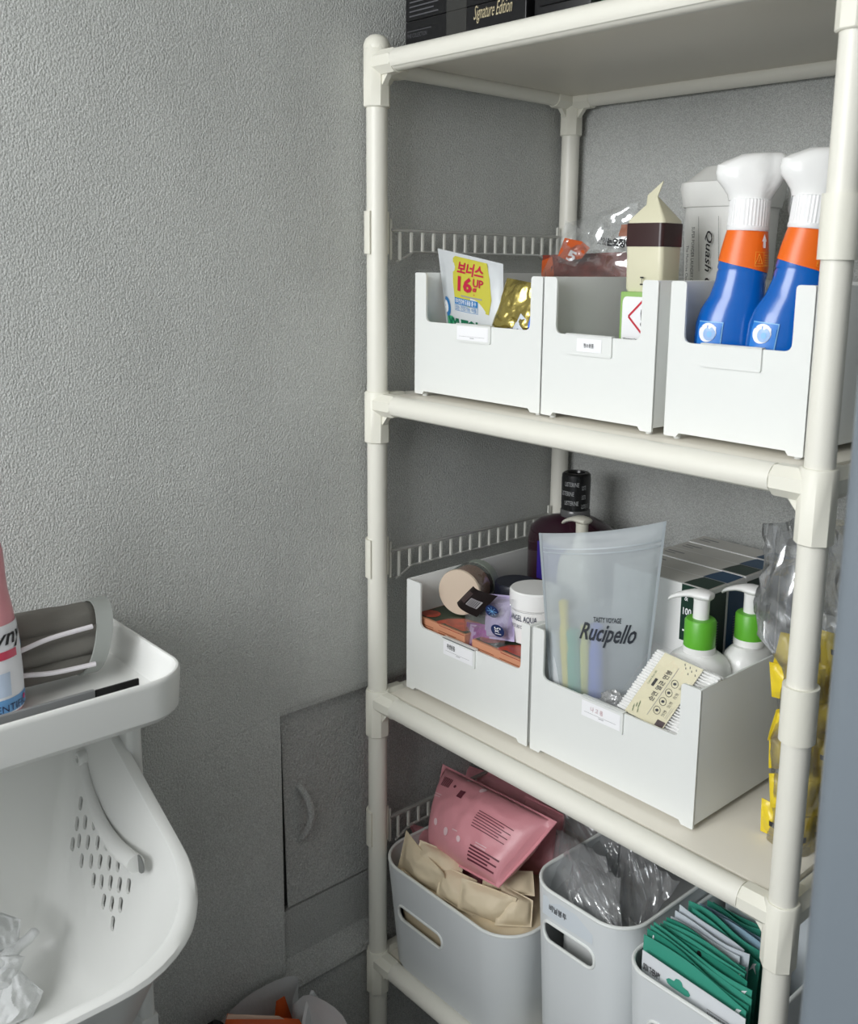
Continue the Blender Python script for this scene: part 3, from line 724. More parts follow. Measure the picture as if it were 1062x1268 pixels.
for nm, c0, lb_ in (('black_pouch', (.02, -.335, .545), 'black pouch at the left rim of the white carrier bag'), ('black_pouch', (.09, -.19, .49), 'black pouch behind the folded corner of the white carrier bag')):
    b = crumple_bm(c0, (.028, .03, .035), 5, .2, 4); tag(obj(nm, b, mat('black_fabric', (22, 22, 24), .8), None), lb_, 'pouch')

# ---------------------------------------------------------------- upper shelf: things in the left basket
F_ = ZB2 + .0125
m_pw = mat('pouch_silver_white', (214, 218, 220), .32, .15); m_yel = mat('print_yellow', (196, 190, 66), .4); m_mag = mat('print_crimson', (186, 24, 62), .45)
m_teal = mat('print_green', (16, 104, 72), .45); m_bl = mat('print_blue', (40, 120, 180), .45)
p1 = thing('gum_pouch', 'upright white foil pouch with yellow patch and crimson lettering', 'pouch', (.115, .09, F_))
BL, BR_, TR_, TL_ = (.072, .100, F_), (.185, .100, F_), (.188, .087, 1.722), (.038, .090, 1.744)
F, Bk, n = pouch([BL, BR_, TR_, TL_], .030, .0012, 2, 10, .6, .05, .4); obj('bag', pouch_bm(F, Bk, 30, 40), m_pw, p1)
decal('yellow_patch', p1, F, (.24, .60, .86, .975), m_yel, 10, 10, .0008, [(.06, 1), (.0, .95), (.05, .5), (.1, .18), (.4, .1), (.95, 0), (1, .3), (.95, .7), (.85, 1)])
text('print', p1, F, (.34, .855, .74, .945), '보너스', m_mag, .035, off=.0016)
text('print', p1, F, (.36, .735, .59, .845), '16', m_mag, .04, off=.0016); text('print', p1, F, (.60, .785, .75, .845), 'UP', m_mag, .03, off=.0016); text('print', p1, F, (.60, .715, .66, .780), 'g', m_mag, .03, off=.0016)
lines('print', p1, F, [(.42, .70, .74, .71)], m_grey, .0014)
decal('blue_patch', p1, F, (.30, .640, .68, .685), m_bl, 8, 2, .0008); text('print', p1, F, (.32, .645, .66, .680), '치아건강에 도움을 줄 수', m_card, .01, off=.0015)
text('print', p1, F, (.32, .600, .66, .632), '있는 건강기능 식품', m_bl, .005, off=.0012); lines('print', p1, F, outline(.30, .592, .68, .638, .004, .003), m_bl, .0010)
ring = [(.5 + .5 * math.cos(a * PI / 12), .5 + .5 * math.sin(a * PI / 12)) for a in range(24)]
decal('blue_badge', p1, F, (.02, .53, .20, .67), m_bl, 4, 4, .0009, DISC); decal('badge_centre', p1, F, (.02, .555, .155, .645), m_card, 4, 4, .0014, DISC)
text('print', p1, F, (.12, .43, .72, .535), 'XYLITOL', m_teal, .05, off=.0012)
decal('green_patch', p1, F, (.055, .42, .24, .54), mat('print_mint', (60, 170, 120), .4), 4, 4, .0007)
p2 = thing('foil_pouch', 'crumpled gold and blue foil pouch beside the white-yellow pouch', 'pouch', (.21, .11, F_))
m_gold = mat('gold_foil', (186, 170, 98), .22, .85); m_fb = mat('foil_blue', (28, 84, 176), .35, .3)
F, Bk, n = pouch([(0.1699, 0.0660, 1.5757), (0.2894, 0.0700, 1.5802), (0.2710, 0.0780, 1.6951), (0.2065, 0.0780, 1.7024)], .030, .0055, 6, 30, .45, .02, 1.1); b = pouch_bm(F, Bk, 40, 40); obj('bag', b, m_gold, p2)
decal('blue_side', p2, F, (.70, .02, 1, .93), m_fb, 10, 20, .0007, [(.2, 0), (1, 0), (1, 1), (.75, .92), (.5, .5)])
S_ = decal('white_panel', p2, F, (.30, .02, .80, .62), mat('foil_white', (205, 212, 222), .35), 10, 10, .0010, [(.1, 0), (.95, 0), (1, .9), (.75, 1), (.45, .72), (.12, .5)])
lines('print', p2, F, [(.40, .1 + .055 * k, .68, .112 + .055 * k) for k in range(7)], mat('dim_print', (90, 95, 110), .6), .0016)
lines('print', p2, F, [(.70, .1 + .06 * k, .76, .12 + .06 * k) for k in range(5)], mat('dim_print', (90, 95, 110), .6), .0016)
b = BM(); box(b, .20, .28, .09, .13, F_, F_ + .062, .006); obj('bag_bottom', b, m_gold, p2)

# ---------------------------------------------------------------- upper shelf: middle basket
m_film = film('clear_film', (.97, .98, .98), .84, .10, .09)
m_ochre = mat('orange_noodle_pack', (196, 88, 36), .35); m_brown = mat('red_brown_food', (120, 44, 30), .5, var=.35, vscale=60)
cb = thing('snack_bag', 'clear bag of orange-brown snack packs behind the middle basket of the upper shelf', 'bag', (.20, .33, ZB2))
F, Bk, n = pouch([(.335, .33, F_), (.48, .33, F_), (.48, .30, 1.74), (.335, .30, 1.74)], .04, .004, 3)
b = BM(); 
F, Bk, n = pouch([(0.1188, 0.2400, 1.6012), (0.3382, 0.2400, 1.6163), (0.2931, 0.2400, 1.7427), (0.1240, 0.2400, 1.7366)], .045, .004, 3, 22); obj('food', pouch_bm(F, Bk, 24, 20), m_brown, cb)
decal('orange_end', cb, F, (.0, .55, .22, .98), m_ochre, 6, 6, .001, [(0, 0), (.8, .1), (1, .5), (.6, 1), (0, .9)])
F, Bk, n = pouch([(0.1419, 0.2150, 1.6998), (0.3152, 0.2150, 1.7041), (0.3307, 0.2150, 1.8128), (0.1929, 0.2150, 1.7855)], .035, .009, 5, 20, .5, .02, 1.2); obj('clear_wrap', sheet_bm(F, 40, 30), m_film, cb)
F3, Bk, n = pouch([(0.1879, 0.2050, 1.7255), (0.2245, 0.2050, 1.7200), (0.2669, 0.2050, 1.7607), (0.2017, 0.2050, 1.7885)], .006, .003, 9, 30, .5, .02, 1); o_ = obj('corner_flap', sheet_bm(F3, 16, 16), m_film, cb)
decal('orange_mark', cb, F3, (.0, .1, 1.0, .75), m_ochre, 6, 6, .001, [(0, .1), (.5, 0), (1, .3), (1, .9), (.7, 1), (.1, .8)]); text('print', cb, F3, (.42, .12, .80, .42), '5', m_card, .03, off=.003)
F4, Bk, n = pouch([(0.2601, 0.2100, 1.7502), (0.3316, 0.2100, 1.7424), (0.3298, 0.2100, 1.7731), (0.2652, 0.2100, 1.7725)], .006, .003, 19, 30, .5, .02, 1); obj('printed_flap', sheet_bm(F4, 20, 12), m_film, cb)
text('print', cb, F4, (.02, .15, .95, .6), '맛있는오징어', m_ink, .04, off=.002)
decal('brown_patch', cb, F4, (.62, .7, .95, 1.3), mat('print_tan', (150, 100, 80), .5), 4, 4, .001)
# cream packet with gathered top on the green bordered box
m_crm = mat('cream_packet', (222, 218, 190), .38, bump=.0004, bscale=60); m_brn = mat('brown_band', (56, 34, 34), .3)
gb = thing('hazard_box', 'green bordered white box with red hazard diamond inside the middle upper basket', 'box', (.424, .125, F_))
GX0, GX1, GY0 = .398, .462, .100; GT = 1.6895
b = BM(); box(b, GX0, GX1, GY0, GY0 + .05, F_, GT, .0015); obj('carton', b, mat('lime_green_card', (150, 190, 110), .45), gb)
S = plane((GX0, GY0, 1.60), (GX1 - GX0, 0, 0), (0, 0, GT - 1.60))
decal('white_panel', gb, S, (.07, 0, 1, .93), m_card, 2, 2, .0006, fillet([(0, 0), (1, 0), (1, 1), (0, 1)], {3: .12}, 5))
for a_, b_2 in (((.60, .88), (.24, .64)), ((.24, .64), (.60, .40)), ((.60, .40), (.96, .64)), ((.96, .64), (.60, .88))):
    (u0, v0), (u1, v1) = a_, b_2; d_ = Vector((u1 - u0, (v1 - v0))); nn = Vector((-d_.y, d_.x)).normalized() * .018
    bm = BM(); vv = [bm.verts.new(S(u, v) + Vector((0, -.0010, 0))) for u, v in ((u0 - nn.x, v0 - nn.y), (u1 - nn.x, v1 - nn.y), (u1 + nn.x, v1 + nn.y), (u0 + nn.x, v0 + nn.y))]; bm.faces.new(vv)
    obj('hazard_line', bm, mat('hazard_red', (200, 40, 60), .5), gb, False)
text('print', gb, S, (.55, .50, .64, .77), '!', m_ink, .04, off=.0010)
text('print', gb, S, (.12, .29, .50, .325), 'Warning: Can', m_ink, .02, off=.0010)
lines('print', gb, S, [(.12, .25 - .045 * k, .86 - .1 * (k % 2), .262 - .045 * k) for k in range(6)], m_grey, .0010)
cp = thing('cream_packet', 'cream packet with dark brown band and gathered top standing on the hazard box', 'packet', (.43, .13, GT))
b = BM(); M_ = []
def crect(cx_, cy_, w_, d_, z, r=.006, tw=0): return [(cx_ + x * math.cos(tw) - y * math.sin(tw), cy_ + x * math.sin(tw) + y * math.cos(tw), z) for x, y in rrect(w_, d_, r, 4)]
CW = .058
rg = [crect(.4270, .130, CW - .004, .040, GT + .0005), crect(.4270, .130, CW, .044, GT + .004), crect(.4265, .130, CW, .046, GT + .04), crect(.4262, .13, CW + .001, .046, GT + .068), crect(.4262, .13, CW + .001, .045, GT + .085), crect(.4262, .13, CW, .044, GT + .092)]
rt = crect(.4262, .13, CW, .044, GT + .092)
topz = GT + .118
apex = [(.420 + (x - .4262) * .30, .13 + (y - .13) * .05, topz + (x - .4262) * .18) for x, y, z in rt]
apex2 = [(.421 + (x - .4262) * .42, .135 + (y - .13) * .05, topz + .016 + (x - .4262) * .3) for x, y, z in rt]
loft(b, rg + [apex, apex2])
for v in b.verts:
    if v.co.z < GT + .09: v.co += noise.noise_vector(v.co * 45) * .0015
obj('packet', b, m_crm, cp)
b = BM(); loft(b, [[(x0_, y0_, z_) for x0_, y0_, z_ in crect(.4262, .13, CW + .0022, .0475, z)] for z in (GT + .0585, GT + .0885)], (False, False)); obj('band', b, m_brn, cp)
S = plane((.397, .1055, GT), (.0586, 0, 0), (0, 0, .09)); text('print', cp, S, (.50, .10, .60, .22), 'H', m_ink, 0, off=.0020, turn=1)
S = plane((.3962, .150, GT), (0, -.04, 0), (0, 0, .09)); text('print', cp, S, (.15, .70, .85, .95), 'NO.1', m_card, .02, off=.0016); text('print', cp, S, (.15, .25, .85, .6), '무첨가', m_ink, .02, off=.0016)
ws = thing('white_tube_bottle', 'slim white bottle behind the green bordered box', 'bottle', (.395, .165, F_))
b = BM(); lathe(b, [(.012, 0), (.0145, .002), (.0145, .172), (.012, .180), (.006, .184), (0, .185)], 24, Matrix.Translation((.392, .172, F_))); obj('body', b, m_white, ws)
S = cyl((.392, .172, F_), .0146, -140, -60, .0, .16); lines('print', ws, S, [(.3, .02 + .06 * k, .5, .045 + .06 * k) for k in range(15)], m_ink, .0004)

# large white laundry powder canister behind
cn = thing('canister', 'large white canister with lid standing behind the upper baskets', 'canister', (.40, .415, ZB2))
m_can = mat('canister_white', (226, 226, 222), .35)
CXc, CYc = .438, .290
def cring(a, d_, z): return [(CXc + x, CYc + y, z) for x, y in rrect(a, d_, min(a, d_) * .38, 9)]
# stands inside the right-hand basket at its back
b = BM(); loft(b, [cring(.10, .08, ZB2 + .195), cring(.112, .092, ZB2 + .198), cring(.116, .096, ZB2 + .286), cring(.114, .094, ZB2 + .288)]); b.free()
cn.location = (.40, .30, F_); ROOT[cn.name] = Matrix.Translation(-Vector(cn.location))
cz1 = 1.808
b = BM(); loft(b, [cring(.10, .085, F_), cring(.108, .093, F_ + .004), cring(.112, .096, F_ + .10), cring(.122, .104, cz1)]); obj('body', b, m_can, cn)
b = BM(); loft(b, [cring(.128, .110, cz1 - .003), cring(.137, .118, cz1 + .022), cring(.136, .116, cz1 + .030), cring(.122, .104, cz1 + .033), cring(.075, .07, cz1 + .052), cring(.07, .065, cz1 + .053)]); obj('lid', b, m_can, cn)
b = BM(); box(b, CXc - .062, CXc - .022, CYc + .02, CYc + .026, cz1 + .024, cz1 + .048, .001); obj('lid_flap', b, m_white, cn)
S = plane((CXc - .045, CYc - .0485, 1.66), (.10, 0, 0), (0, -.004, .14))
text('print', cn, S, (.42, .0, .54, .80), 'Quash Clean', m_ink, .01, .3, off=.006, turn=3)
text('print', cn, S, (.20, -.05, .25, .84), 'SUPER POWDER LAUNDRY CLEANER FOR HOME', m_ink, 0, off=.006, turn=3)
text('print', cn, S, (.12, .25, .16, .66), 'The Multi-Use Cleaner', m_ink, 0, off=.006, turn=3)
for r4 in ((.04, -.1, .045, .92), (.30, -.1, .305, .94), (.62, -.1, .625, .94)): lines('printed_line', cn, S, [r4], m_ink, .006)
decal('red_badge', cn, S, (.84, .36, 1.2, .80), mat('badge_red', (196, 30, 60), .4), 4, 4, .006, DISC)

# ---------------------------------------------------------------- two blue spray bottles
m_bb = mat('spray_blue', (8, 96, 184), .22, coat=.3); m_bo = mat('spray_orange', (238, 108, 24), .35); m_cap = mat('ribbed_white', (242, 242, 242), .35)
m_lb = mat('spray_lightblue', (130, 190, 235), .4); m_clr = film('clear_plastic_part', (.95, .97, .98), .75, .08, .12)
def spray(label, loc, rot):
    th = thing('spray_bottle', label, 'bottle', loc, 'blue spray bottles', rot); th.scale = (.88, .92, .94)
    prof = [(0, .040, .026, 0), (.003, .045, .029, 0), (.01, .0465, .030, 0), (.10, .0475, .031, 0), (.134, .0470, .031, 0), (.152, .044, .0295, .002), (.170, .0375, .027, .006), (.190, .0335, .0255, .008), (.200, .0335, .0255, .009), (.203, .0320, .025, .009), (.206, .0335, .0255, .009), (.232, .0300, .0245, .010), (.252, .0265, .024, .011), (.257, .0235, .0235, .011), (.262, .0235, .0235, .011)]
    def ring(z, a, d_, o, e=0.0, f=1.0):
        return [((a + e) * math.copysign(abs(math.cos(t)) ** f, math.cos(t)) + o, (d_ + e) * math.copysign(abs(math.sin(t)) ** f, math.sin(t)), z) for t in [2 * PI * k / 40 for k in range(40)]]
    b = BM(); loft(b, [ring(z, a, d_, o, 0, .8 if z < .13 else .9) for z, a, d_, o in prof]); obj('body', b, m_bb, th)
    def at(z):
        for (z0, a0, d0, o0), (z1, a1, d1, o1) in zip(prof[:-1], prof[1:]):
            if z <= z1: t = (z - z0) / (z1 - z0); return a0 + (a1 - a0) * t, d0 + (d1 - d0) * t, o0 + (o1 - o0) * t
        return prof[-1][1:]
    def S(u, v, e=.0006):        # u in degrees/360 round the bottle, v in metres
        a, d_, o = at(v); t = 2 * PI * u; f = .8 if v < .13 else .9
        return Vector(((a + e) * math.copysign(abs(math.cos(t)) ** f, math.cos(t)) + o, (d_ + e) * math.copysign(abs(math.sin(t)) ** f, math.sin(t)), v))
    # orange sleeve with a slanted lower edge
    b = BM(); rr = []
    for j in range(9):
        r_ = []
        for k in range(40):
            u = k / 40; t = 2 * PI * u; low = .208 - .0065 * math.cos(t); z = low + (.2525 - low) * j / 8
            r_.append(S(u, z, .0010))
        rr.append(r_)
    loft(b, rr, (False, False)); sl = obj('orange_sleeve', b, m_bo, th)
    b = BM()
    rr = []
    for z, r in ((.258, .0262), (.259, .0268), (.290, .0262), (.2915, .0250)):
        rr.append([((r + (.0006 if k % 2 else 0)) * math.cos(2 * PI * k / 72) + .011, (r + (.0006 if k % 2 else 0)) * math.sin(2 * PI * k / 72), z) for k in range(72)])
    loft(b, rr); obj('ribbed_cap', b, m_cap, th, False)
    b = BM(); lathe(b, [(.0275, .2525), (.0285, .254), (.0280, .2585), (.026, .2590)], 32, Matrix.Translation((.011, 0, 0))); obj('neck_ring', b, m_cap, th)
    # trigger head: saddle-shaped white shroud
    b = BM(); rr = []
    for z, x0, x1, d_, f in ((.2900, -.018, .038, .020, 1), (.297, -.020, .042, .021, .9), (.306, -.027, .048, .0225, .8), (.315, -.035, .053, .0235, .75), (.324, -.0375, .056, .0235, .7), (.333, -.0365, .056, .0225, .7), (.340, -.028, .055, .020, .75), (.345, -.012, .050, .014, .8), (.347, .004, .044, .006, 1)):
        r_ = []
        for k in range(36):
            t = 2 * PI * k / 36; c_, s_ = math.cos(t), math.sin(t)
            X = (x0 + x1) / 2 + (x1 - x0) / 2 * math.copysign(abs(c_) ** f, c_)
            dip = .006 * max(0, 1 - abs((X + .020) / .014)) * max(0, (z - .325) / .02)
            r_.append((X, d_ * math.copysign(abs(s_) ** f, s_) * (1 - .25 * (X > .03)), z + .002 * (X / .04) - dip))
        rr.append(r_)
    loft(b, rr); obj('trigger_head', b, m_white, th)
    b = BM(); tube(b, [(.050, 0, .325), (.062, 0, .318), (.068, 0, .300), (.066, 0, .280), (.070, 0, .266)], [.010, .009, .008, .0065, .004], 10); obj('trigger_lever', b, m_clr, th)
    b = BM(); tube(b, [(.050, 0, .336), (.064, 0, .337)], .0075, 12); obj('nozzle', b, m_cap, th)
    # print on the side that faces the room: angles round -100 .. -20 degrees
    dg = lambda a: a / 360.0
    Sf = lambda u, v: S(u, v, .0012)
    bm = BM()
    def quad(u0, u1, v0, v1, m, nm, off=.0006, n=6, par=th):
        bm = BM(); g = [[bm.verts.new(S(u0 + (u1 - u0) * i / n, v0 + (v1 - v0) * j / 2, off + .0006)) for i in range(n + 1)] for j in range(3)]
        for j in range(2):
            for i in range(n): bm.faces.new((g[j][i], g[j][i + 1], g[j + 1][i + 1], g[j + 1][i]))
        return obj(nm, bm, m, par)
    fa = lambda a: dg(a)
    # white arrow, warning box
    def shape(pts, m, nm, off, par):
        bm = BM(); vs_ = [bm.verts.new(S(dg(a), z, off)) for a, z in pts]; bm.faces.new(vs_); return obj(nm, bm, m, par, False)
    A = -42
    shape([(A - 5, .232), (A + 5, .232), (A + 5, .240), (A + 9, .240), (A, .249), (A - 9, .240), (A - 5, .240)], m_card, 'arrow', .0022, sl)
    my = mat('print_amber', (244, 170, 60), .5)
    for (a0, a1, z0, z1) in ((A - 26, A + 24, .2265, .2270), (A - 26, A + 24, .2095, .2100), (A - 26, A - 25, .2095, .2270), (A - 4, A - 3, .2095, .2270)):
        quad(dg(a0), dg(a1), z0, z1, my, 'print', .0022, 6, sl)
    for pa, pb in (((A - 24, .2125), (A - 15, .2250)), ((A - 15, .2250), (A - 6, .2125)), ((A - 24, .2125), (A - 6, .2125)), ((A - 15, .2150), (A - 15, .2205))):
        bm = BM(); p_, q_ = S(dg(pa[0]), pa[1], .0026), S(dg(pb[0]), pb[1], .0026); tube(bm, [p_, q_], .0003, 4); obj('print', bm, my, sl)
    for k in range(5): quad(dg(A), dg(A + 20), .2225 - .003 * k, .2237 - .003 * k, my, 'print', .0022, 4, sl)
    # pale blue badge with round picture
    B0, B1_ = -148, -100
    def SB(u, v): return S(dg(B0 + (B1_ - B0) * u), .088 + .050 * v, .0008)
    decal('badge', th, SB, (0, 0, 1, 1), mat('badge_blue', (40, 126, 214), .35), 8, 6, .0006)
    lines('badge_frame', th, SB, [(0, .975, 1, 1), (.975, 0, 1, 1), (0, 0, .02, 1)], m_lb, .0010)
    decal('badge_picture', th, SB, (.12, .48, .86, .96), m_card, 4, 4, .0014, DISC); decal('badge_swirl', th, SB, (.36, .52, .84, .86), mat('swirl_blue', (150, 185, 230), .4), 4, 4, .0019, DISC); decal('badge_swirl', th, SB, (.52, .60, .72, .76), m_lb, 4, 4, .0022, DISC)
    text('print', th, SB, (.30, .28, .66, .40), '세탁조', m_card, .01, off=.0012); text('print', th, SB, (.2, -.02, .8, .18), '클리너', m_card, .03, off=.0012)
    def SC_(u, v): return S(dg(-60 + 50 * u), .088 + .085 * v, .0008)
    lines('print', th, SC_, [(.14, .60, .20, .62), (.14, .50, .20, .52), (.13, .36, .21, .42), (.12, .22, .22, .30), (.12, .08, .22, .16)] + [(.62, .05 + .05 * k, .98, .07 + .05 * k) for k in range(6)], m_lb, .0012)
    lines('print', th, SC_, outline(.6, .66, 1.0, .72, .02, .006) + outline(.6, .50, 1.0, .56, .02, .006), m_lb, .0012)
    return th
s1 = spray('blue spray bottle standing on the left in the right-hand upper basket', (.5650, .099, F_ + .002), (0, R(1.6), R(33)))
s2 = spray('blue spray bottle on the right, leaning, half hidden by the rack post', (.6360, .090, F_ + .0045), (0, R(4.6), R(33)))

# ---------------------------------------------------------------- middle shelf: left basket
G_ = ZB3 + .0125
m_ob = mat('orange_carton', (204, 144, 112), .5); m_gr = mat('carton_dark_green', (52, 64, 46), .4); m_red = mat('carton_red_picture', (168, 62, 38), .3, var=.35, vscale=70)
ob0 = thing('snack_carton', 'flat orange carton at the top left inside the left middle basket', 'box', (0, 0, 0), 'orange cartons in the basket', (0, 0, 0))
OW, OD, OH = .126, .085, .0296
b = BM(); box(b, 0, OW, 0, OD, 0, OH, .0008); obj('carton', b, m_ob, ob0, False)
S = plane((0, 0, OH), (OW, 0, 0), (0, OD, 0)); decal('top_print', ob0, S, (.02, .05, .98, .97), m_gr, 2, 2, .0005)
decal('picture', ob0, S, (.42, -.02, 1.0, .62), m_red, 4, 4, .0012, [(0, .1), (.2, 0), (1, 0), (1, .9), (.7, 1), (.3, .9), (.05, .5)]); decal('picture', ob0, S, (.02, .06, .30, .42), m_red, 4, 4, .0012, DISC)
text('print', ob0, S, (.30, .74, .55, .86), '영양갱', m_card, .01, off=.0012)
S = plane((0, 0, 0), (OW, 0, 0), (0, 0, OH)); lines('print', ob0, S, [(.08, .62 - .11 * k, .40, .66 - .11 * k) for k in range(5)] + [(.50, .62 - .11 * k, .84, .66 - .11 * k) for k in range(5)], mat('print_brown', (140, 80, 50), .5), .0006)
first = True
for lev in range(4):
    for xx, yy, rz, nm in ((.026, .056, 0, 'left'), (.172, .053, R(-1), 'right')):
        loc = (xx, yy, G_ + lev * (OH + .0002))
        top = lev == 3
        lb_ = ('flat orange carton with green top under the pink jar' if nm == 'left' else 'flat orange carton with red picture beside the lilac packet') if top else 'hidden lower orange carton, ' + ['bottom', 'second', 'third'][min(lev, 2)] + ' from the bottom in the %s stack' % nm
        if first: ob0.location = loc; ob0['label'] = lb_; first = False
        else: dup(ob0, None, loc, (0, 0, rz), lb_)
TOPZ = G_ + 4 * (OH + .0002) + .0016
# pink jar lying on the cartons
jar = thing('scrub_jar', 'clear jar of pink grainy scrub lying on its side on the orange cartons', 'jar', (.078, .14, TOPZ))
Mj = Matrix.Translation((.0835, .106, TOPZ + .0395)) @ Matrix.Rotation(R(20), 4, 'Z') @ Matrix.Rotation(-PI / 2, 4, 'X')
m_glass = film('clear_jar_wall', (.93, .97, .95), .82, .06, .10)
m_salt = mat('pink_scrub', (226, 176, 152), .7, bump=.001, bscale=300, var=.14, vscale=280)
b = BM(); lathe(b, [(.030, 0), (.036, .0), (.0385, .003), (.0385, .050), (.034, .056)], 40, Mj); obj('jar_wall', b, m_glass, jar)
b = BM(); lathe(b, [(0, .0025), (.033, .0025), (.0355, .005), (.0355, .044), (0, .044)], 36, Mj); obj('scrub', b, m_salt, jar)
b = BM(); lathe(b, [(.034, .056), (.037, .0565), (.037, .074), (0, .075)], 36, Mj); obj('lid', b, mat('grey_green_lid', (150, 158, 148), .4), jar)
b = BM(); lathe(b, [(.0345, -.0012), (.0382, -.0012), (.0392, .002), (.0375, .004)], 40, Mj); obj('base_ring', b, mat('jar_base_cream', (214, 196, 176), .35), jar)
# dark sachet over the jar
ds = thing('dark_sachet', 'small dark brown printed sachet bent over the front of the pink jar', 'sachet', (.10, .08, TOPZ))
F, Bk, n = pouch([(0.1135, 0.0740, 1.1846), (0.1763, 0.0580, 1.1816), (0.2115, 0.0680, 1.2229), (0.1550, 0.0700, 1.2234)], .003, .0015, 3, 20, curve=lambda u, v: Vector((0, -.012 * math.sin(PI * u), .003 * math.sin(PI * u))))
obj('sachet', pouch_bm(F, Bk, 20, 14), mat('dark_brown_foil', (26, 18, 18), .6, spec=.2), ds)
decal('bar_code', ds, F, (.50, .30, .86, .62), mat('pale_print', (170, 165, 168), .4), 4, 4, .0010); lines('print', ds, F, [(.15 + .06 * k, .3, .17 + .06 * k, .8) for k in range(5)], mat('dim_sachet_print', (110, 90, 90), .5), .0010)
lines('bar', ds, F, [(.54 + .05 * k, .32, .565 + .05 * k, .60) for k in range(6)], m_ink, .0014)
# clear packet with lilac sponge and two navy stickers
m_lil = mat('lilac_foam', (190, 178, 214), .75, bump=.0005, bscale=400); m_navy = mat('navy_sticker', (24, 44, 92), .4); m_pur = mat('purple_gel', (156, 60, 150), .35, var=.25, vscale=60)
lp = thing('lilac_packet', 'clear packet with lilac foam and two round navy stickers between the orange cartons', 'packet', (.19, .08, G_))
F, Bk, n = pouch([(0.1809, 0.0720, 1.1448), (0.2337, 0.0850, 1.1507), (0.2117, 0.1050, 1.2146), (0.1536, 0.1000, 1.2043)], .030, .001, 4, 12, .35); obj('foam', pouch_bm(F, Bk, 20, 24), m_lil, lp)
F1, Bk, n = pouch([(0.1431, 0.0680, 1.1044), (0.2114, 0.0680, 1.1126), (0.1897, 0.0840, 1.1644), (0.1264, 0.0840, 1.1529)], .022, .002, 5, 20, .5); obj('gel', pouch_bm(F1, Bk, 18, 18), m_pur, lp)
decal('pale_patch', lp, F1, (.1, .35, .5, .95), mat('pale_lilac', (205, 170, 215), .4), 5, 5, .0008, [(0, 0), (.6, .1), (1, .6), (.7, 1), (.1, 1)])
F5, Bk, n = pouch([(0.1412, 0.0680, 1.1011), (0.2188, 0.0680, 1.1044), (0.2345, 0.0800, 1.2212), (0.1215, 0.0860, 1.1894)], .032, .003, 6, 26, .4, .02, 1.2); obj('clear_wrap', sheet_bm(F5, 36, 36), m_film, lp)
SN = lambda u, v: F5(u, v) + Vector((.001, -.001, .0005))
for (px, nm) in (((0.2020, 0.0660, 1.1961), 'sticker'), ((0.2213, 0.0600, 1.1718), 'sticker')):
    c_ = Vector(px); e1 = Vector((.95, .25, 0)).normalized(); e2 = Vector((.12, -.30, .95)).normalized()
    Sp = plane(c_ - e1 * .0118 - e2 * .0118, e1 * .0236, e2 * .0236)
    dk = decal('sticker', lp, Sp, (0, 0, 1, 1), m_navy, 2, 2, .0003, DISC)
    if px[2] < (0.2025, 0.0660, 1.1792)[2]: text('print', dk, Sp, (.28, .22, .75, .80), '5x1', m_card, .01, off=.0007, turn=3)
    else:
        bm = BM(); 
        for k in range(8):
            a = k * PI / 4; p_, q_ = Sp(.5, .5), Sp(.5 + .36 * math.cos(a), .5 + .36 * math.sin(a)); tube(bm, [p_ + Vector((0, -.0006, 0)), q_ + Vector((0, -.0006, 0))], .00035, 4)
        obj('flower_mark', bm, m_lb, dk)
# dark navy lid and white jar
nl = thing('navy_tin', 'dark navy lidded tin lying behind the pink jar in the left middle basket', 'tin', (.135, .20, G_))
b = BM(); lathe(b, [(.030, 0), (.032, .002), (.032, .150), (.035, .152), (.036, .175), (.034, .178), (0, .178)], 32, Matrix.Translation((.140, .182, G_))); obj('tin', b, mat('navy_lid', (22, 26, 42), .4), nl)
wj = thing('cream_jar', 'white round cream jar with dark lettering partly behind the frosted pouch', 'jar', (.236, .135, TOPZ))
JX, JY, JR = .2335, .128, .0385
b = BM(); lathe(b, [(.036, 0), (JR, .002), (JR, .052), (.036, .054)], 40, Matrix.Translation((JX, JY, TOPZ))); obj('jar', b, m_white, wj)
b = BM(); lathe(b, [(JR, .0545), (JR + .0012, .0555), (JR + .0012, .080), (JR - .001, .0825), (0, .0830)], 40, Matrix.Translation((JX, JY, TOPZ))); obj('lid', b, m_white, wj)
S = cyl((JX, JY, TOPZ), JR + .0003, -110, -30, .0, .055)
text('print', wj, S, (-.02, .66, .86, .86), 'ANGEL AQUA', mat('grey_blue_print', (70, 78, 96), .5), .01, off=.0008); text('print', wj, S, (.0, .48, .62, .58), 'MOISTURE CREAM', mat('grey_blue_print', (70, 78, 96), .5), 0, off=.0008); lines('print', wj, S, [(-.1, .95, 1, .96)], m_grey, .0006)
# mouthwash bottle at the back
mw = thing('mouthwash_bottle', 'large dark purple mouthwash bottle with black sealed cap behind the frosted pouch', 'bottle', (.132, .338, G_))
b = BM(); CXm, CYm = .130, .336
def mr(a, d_, z): return [(CXm + a * math.copysign(abs(math.cos(t)) ** .75, math.cos(t)), CYm + d_ * math.copysign(abs(math.sin(t)) ** .75, math.sin(t)), z) for t in [2 * PI * k / 40 for k in range(40)]]
loft(b, [mr(.085, .042, G_), mr(.092, .048, G_ + .005), mr(.094, .050, G_ + .12), mr(.094, .050, G_ + .215), mr(.088, .047, G_ + .235), mr(.066, .040, G_ + .252), mr(.035, .028, G_ + .262), mr(.020, .020, G_ + .266), mr(.0185, .0185, G_ + .272), mr(.0185, .0185, G_ + .285)]); obj('body', b, mat('dark_purple_liquid', (44, 16, 30), .08, coat=.5), mw)
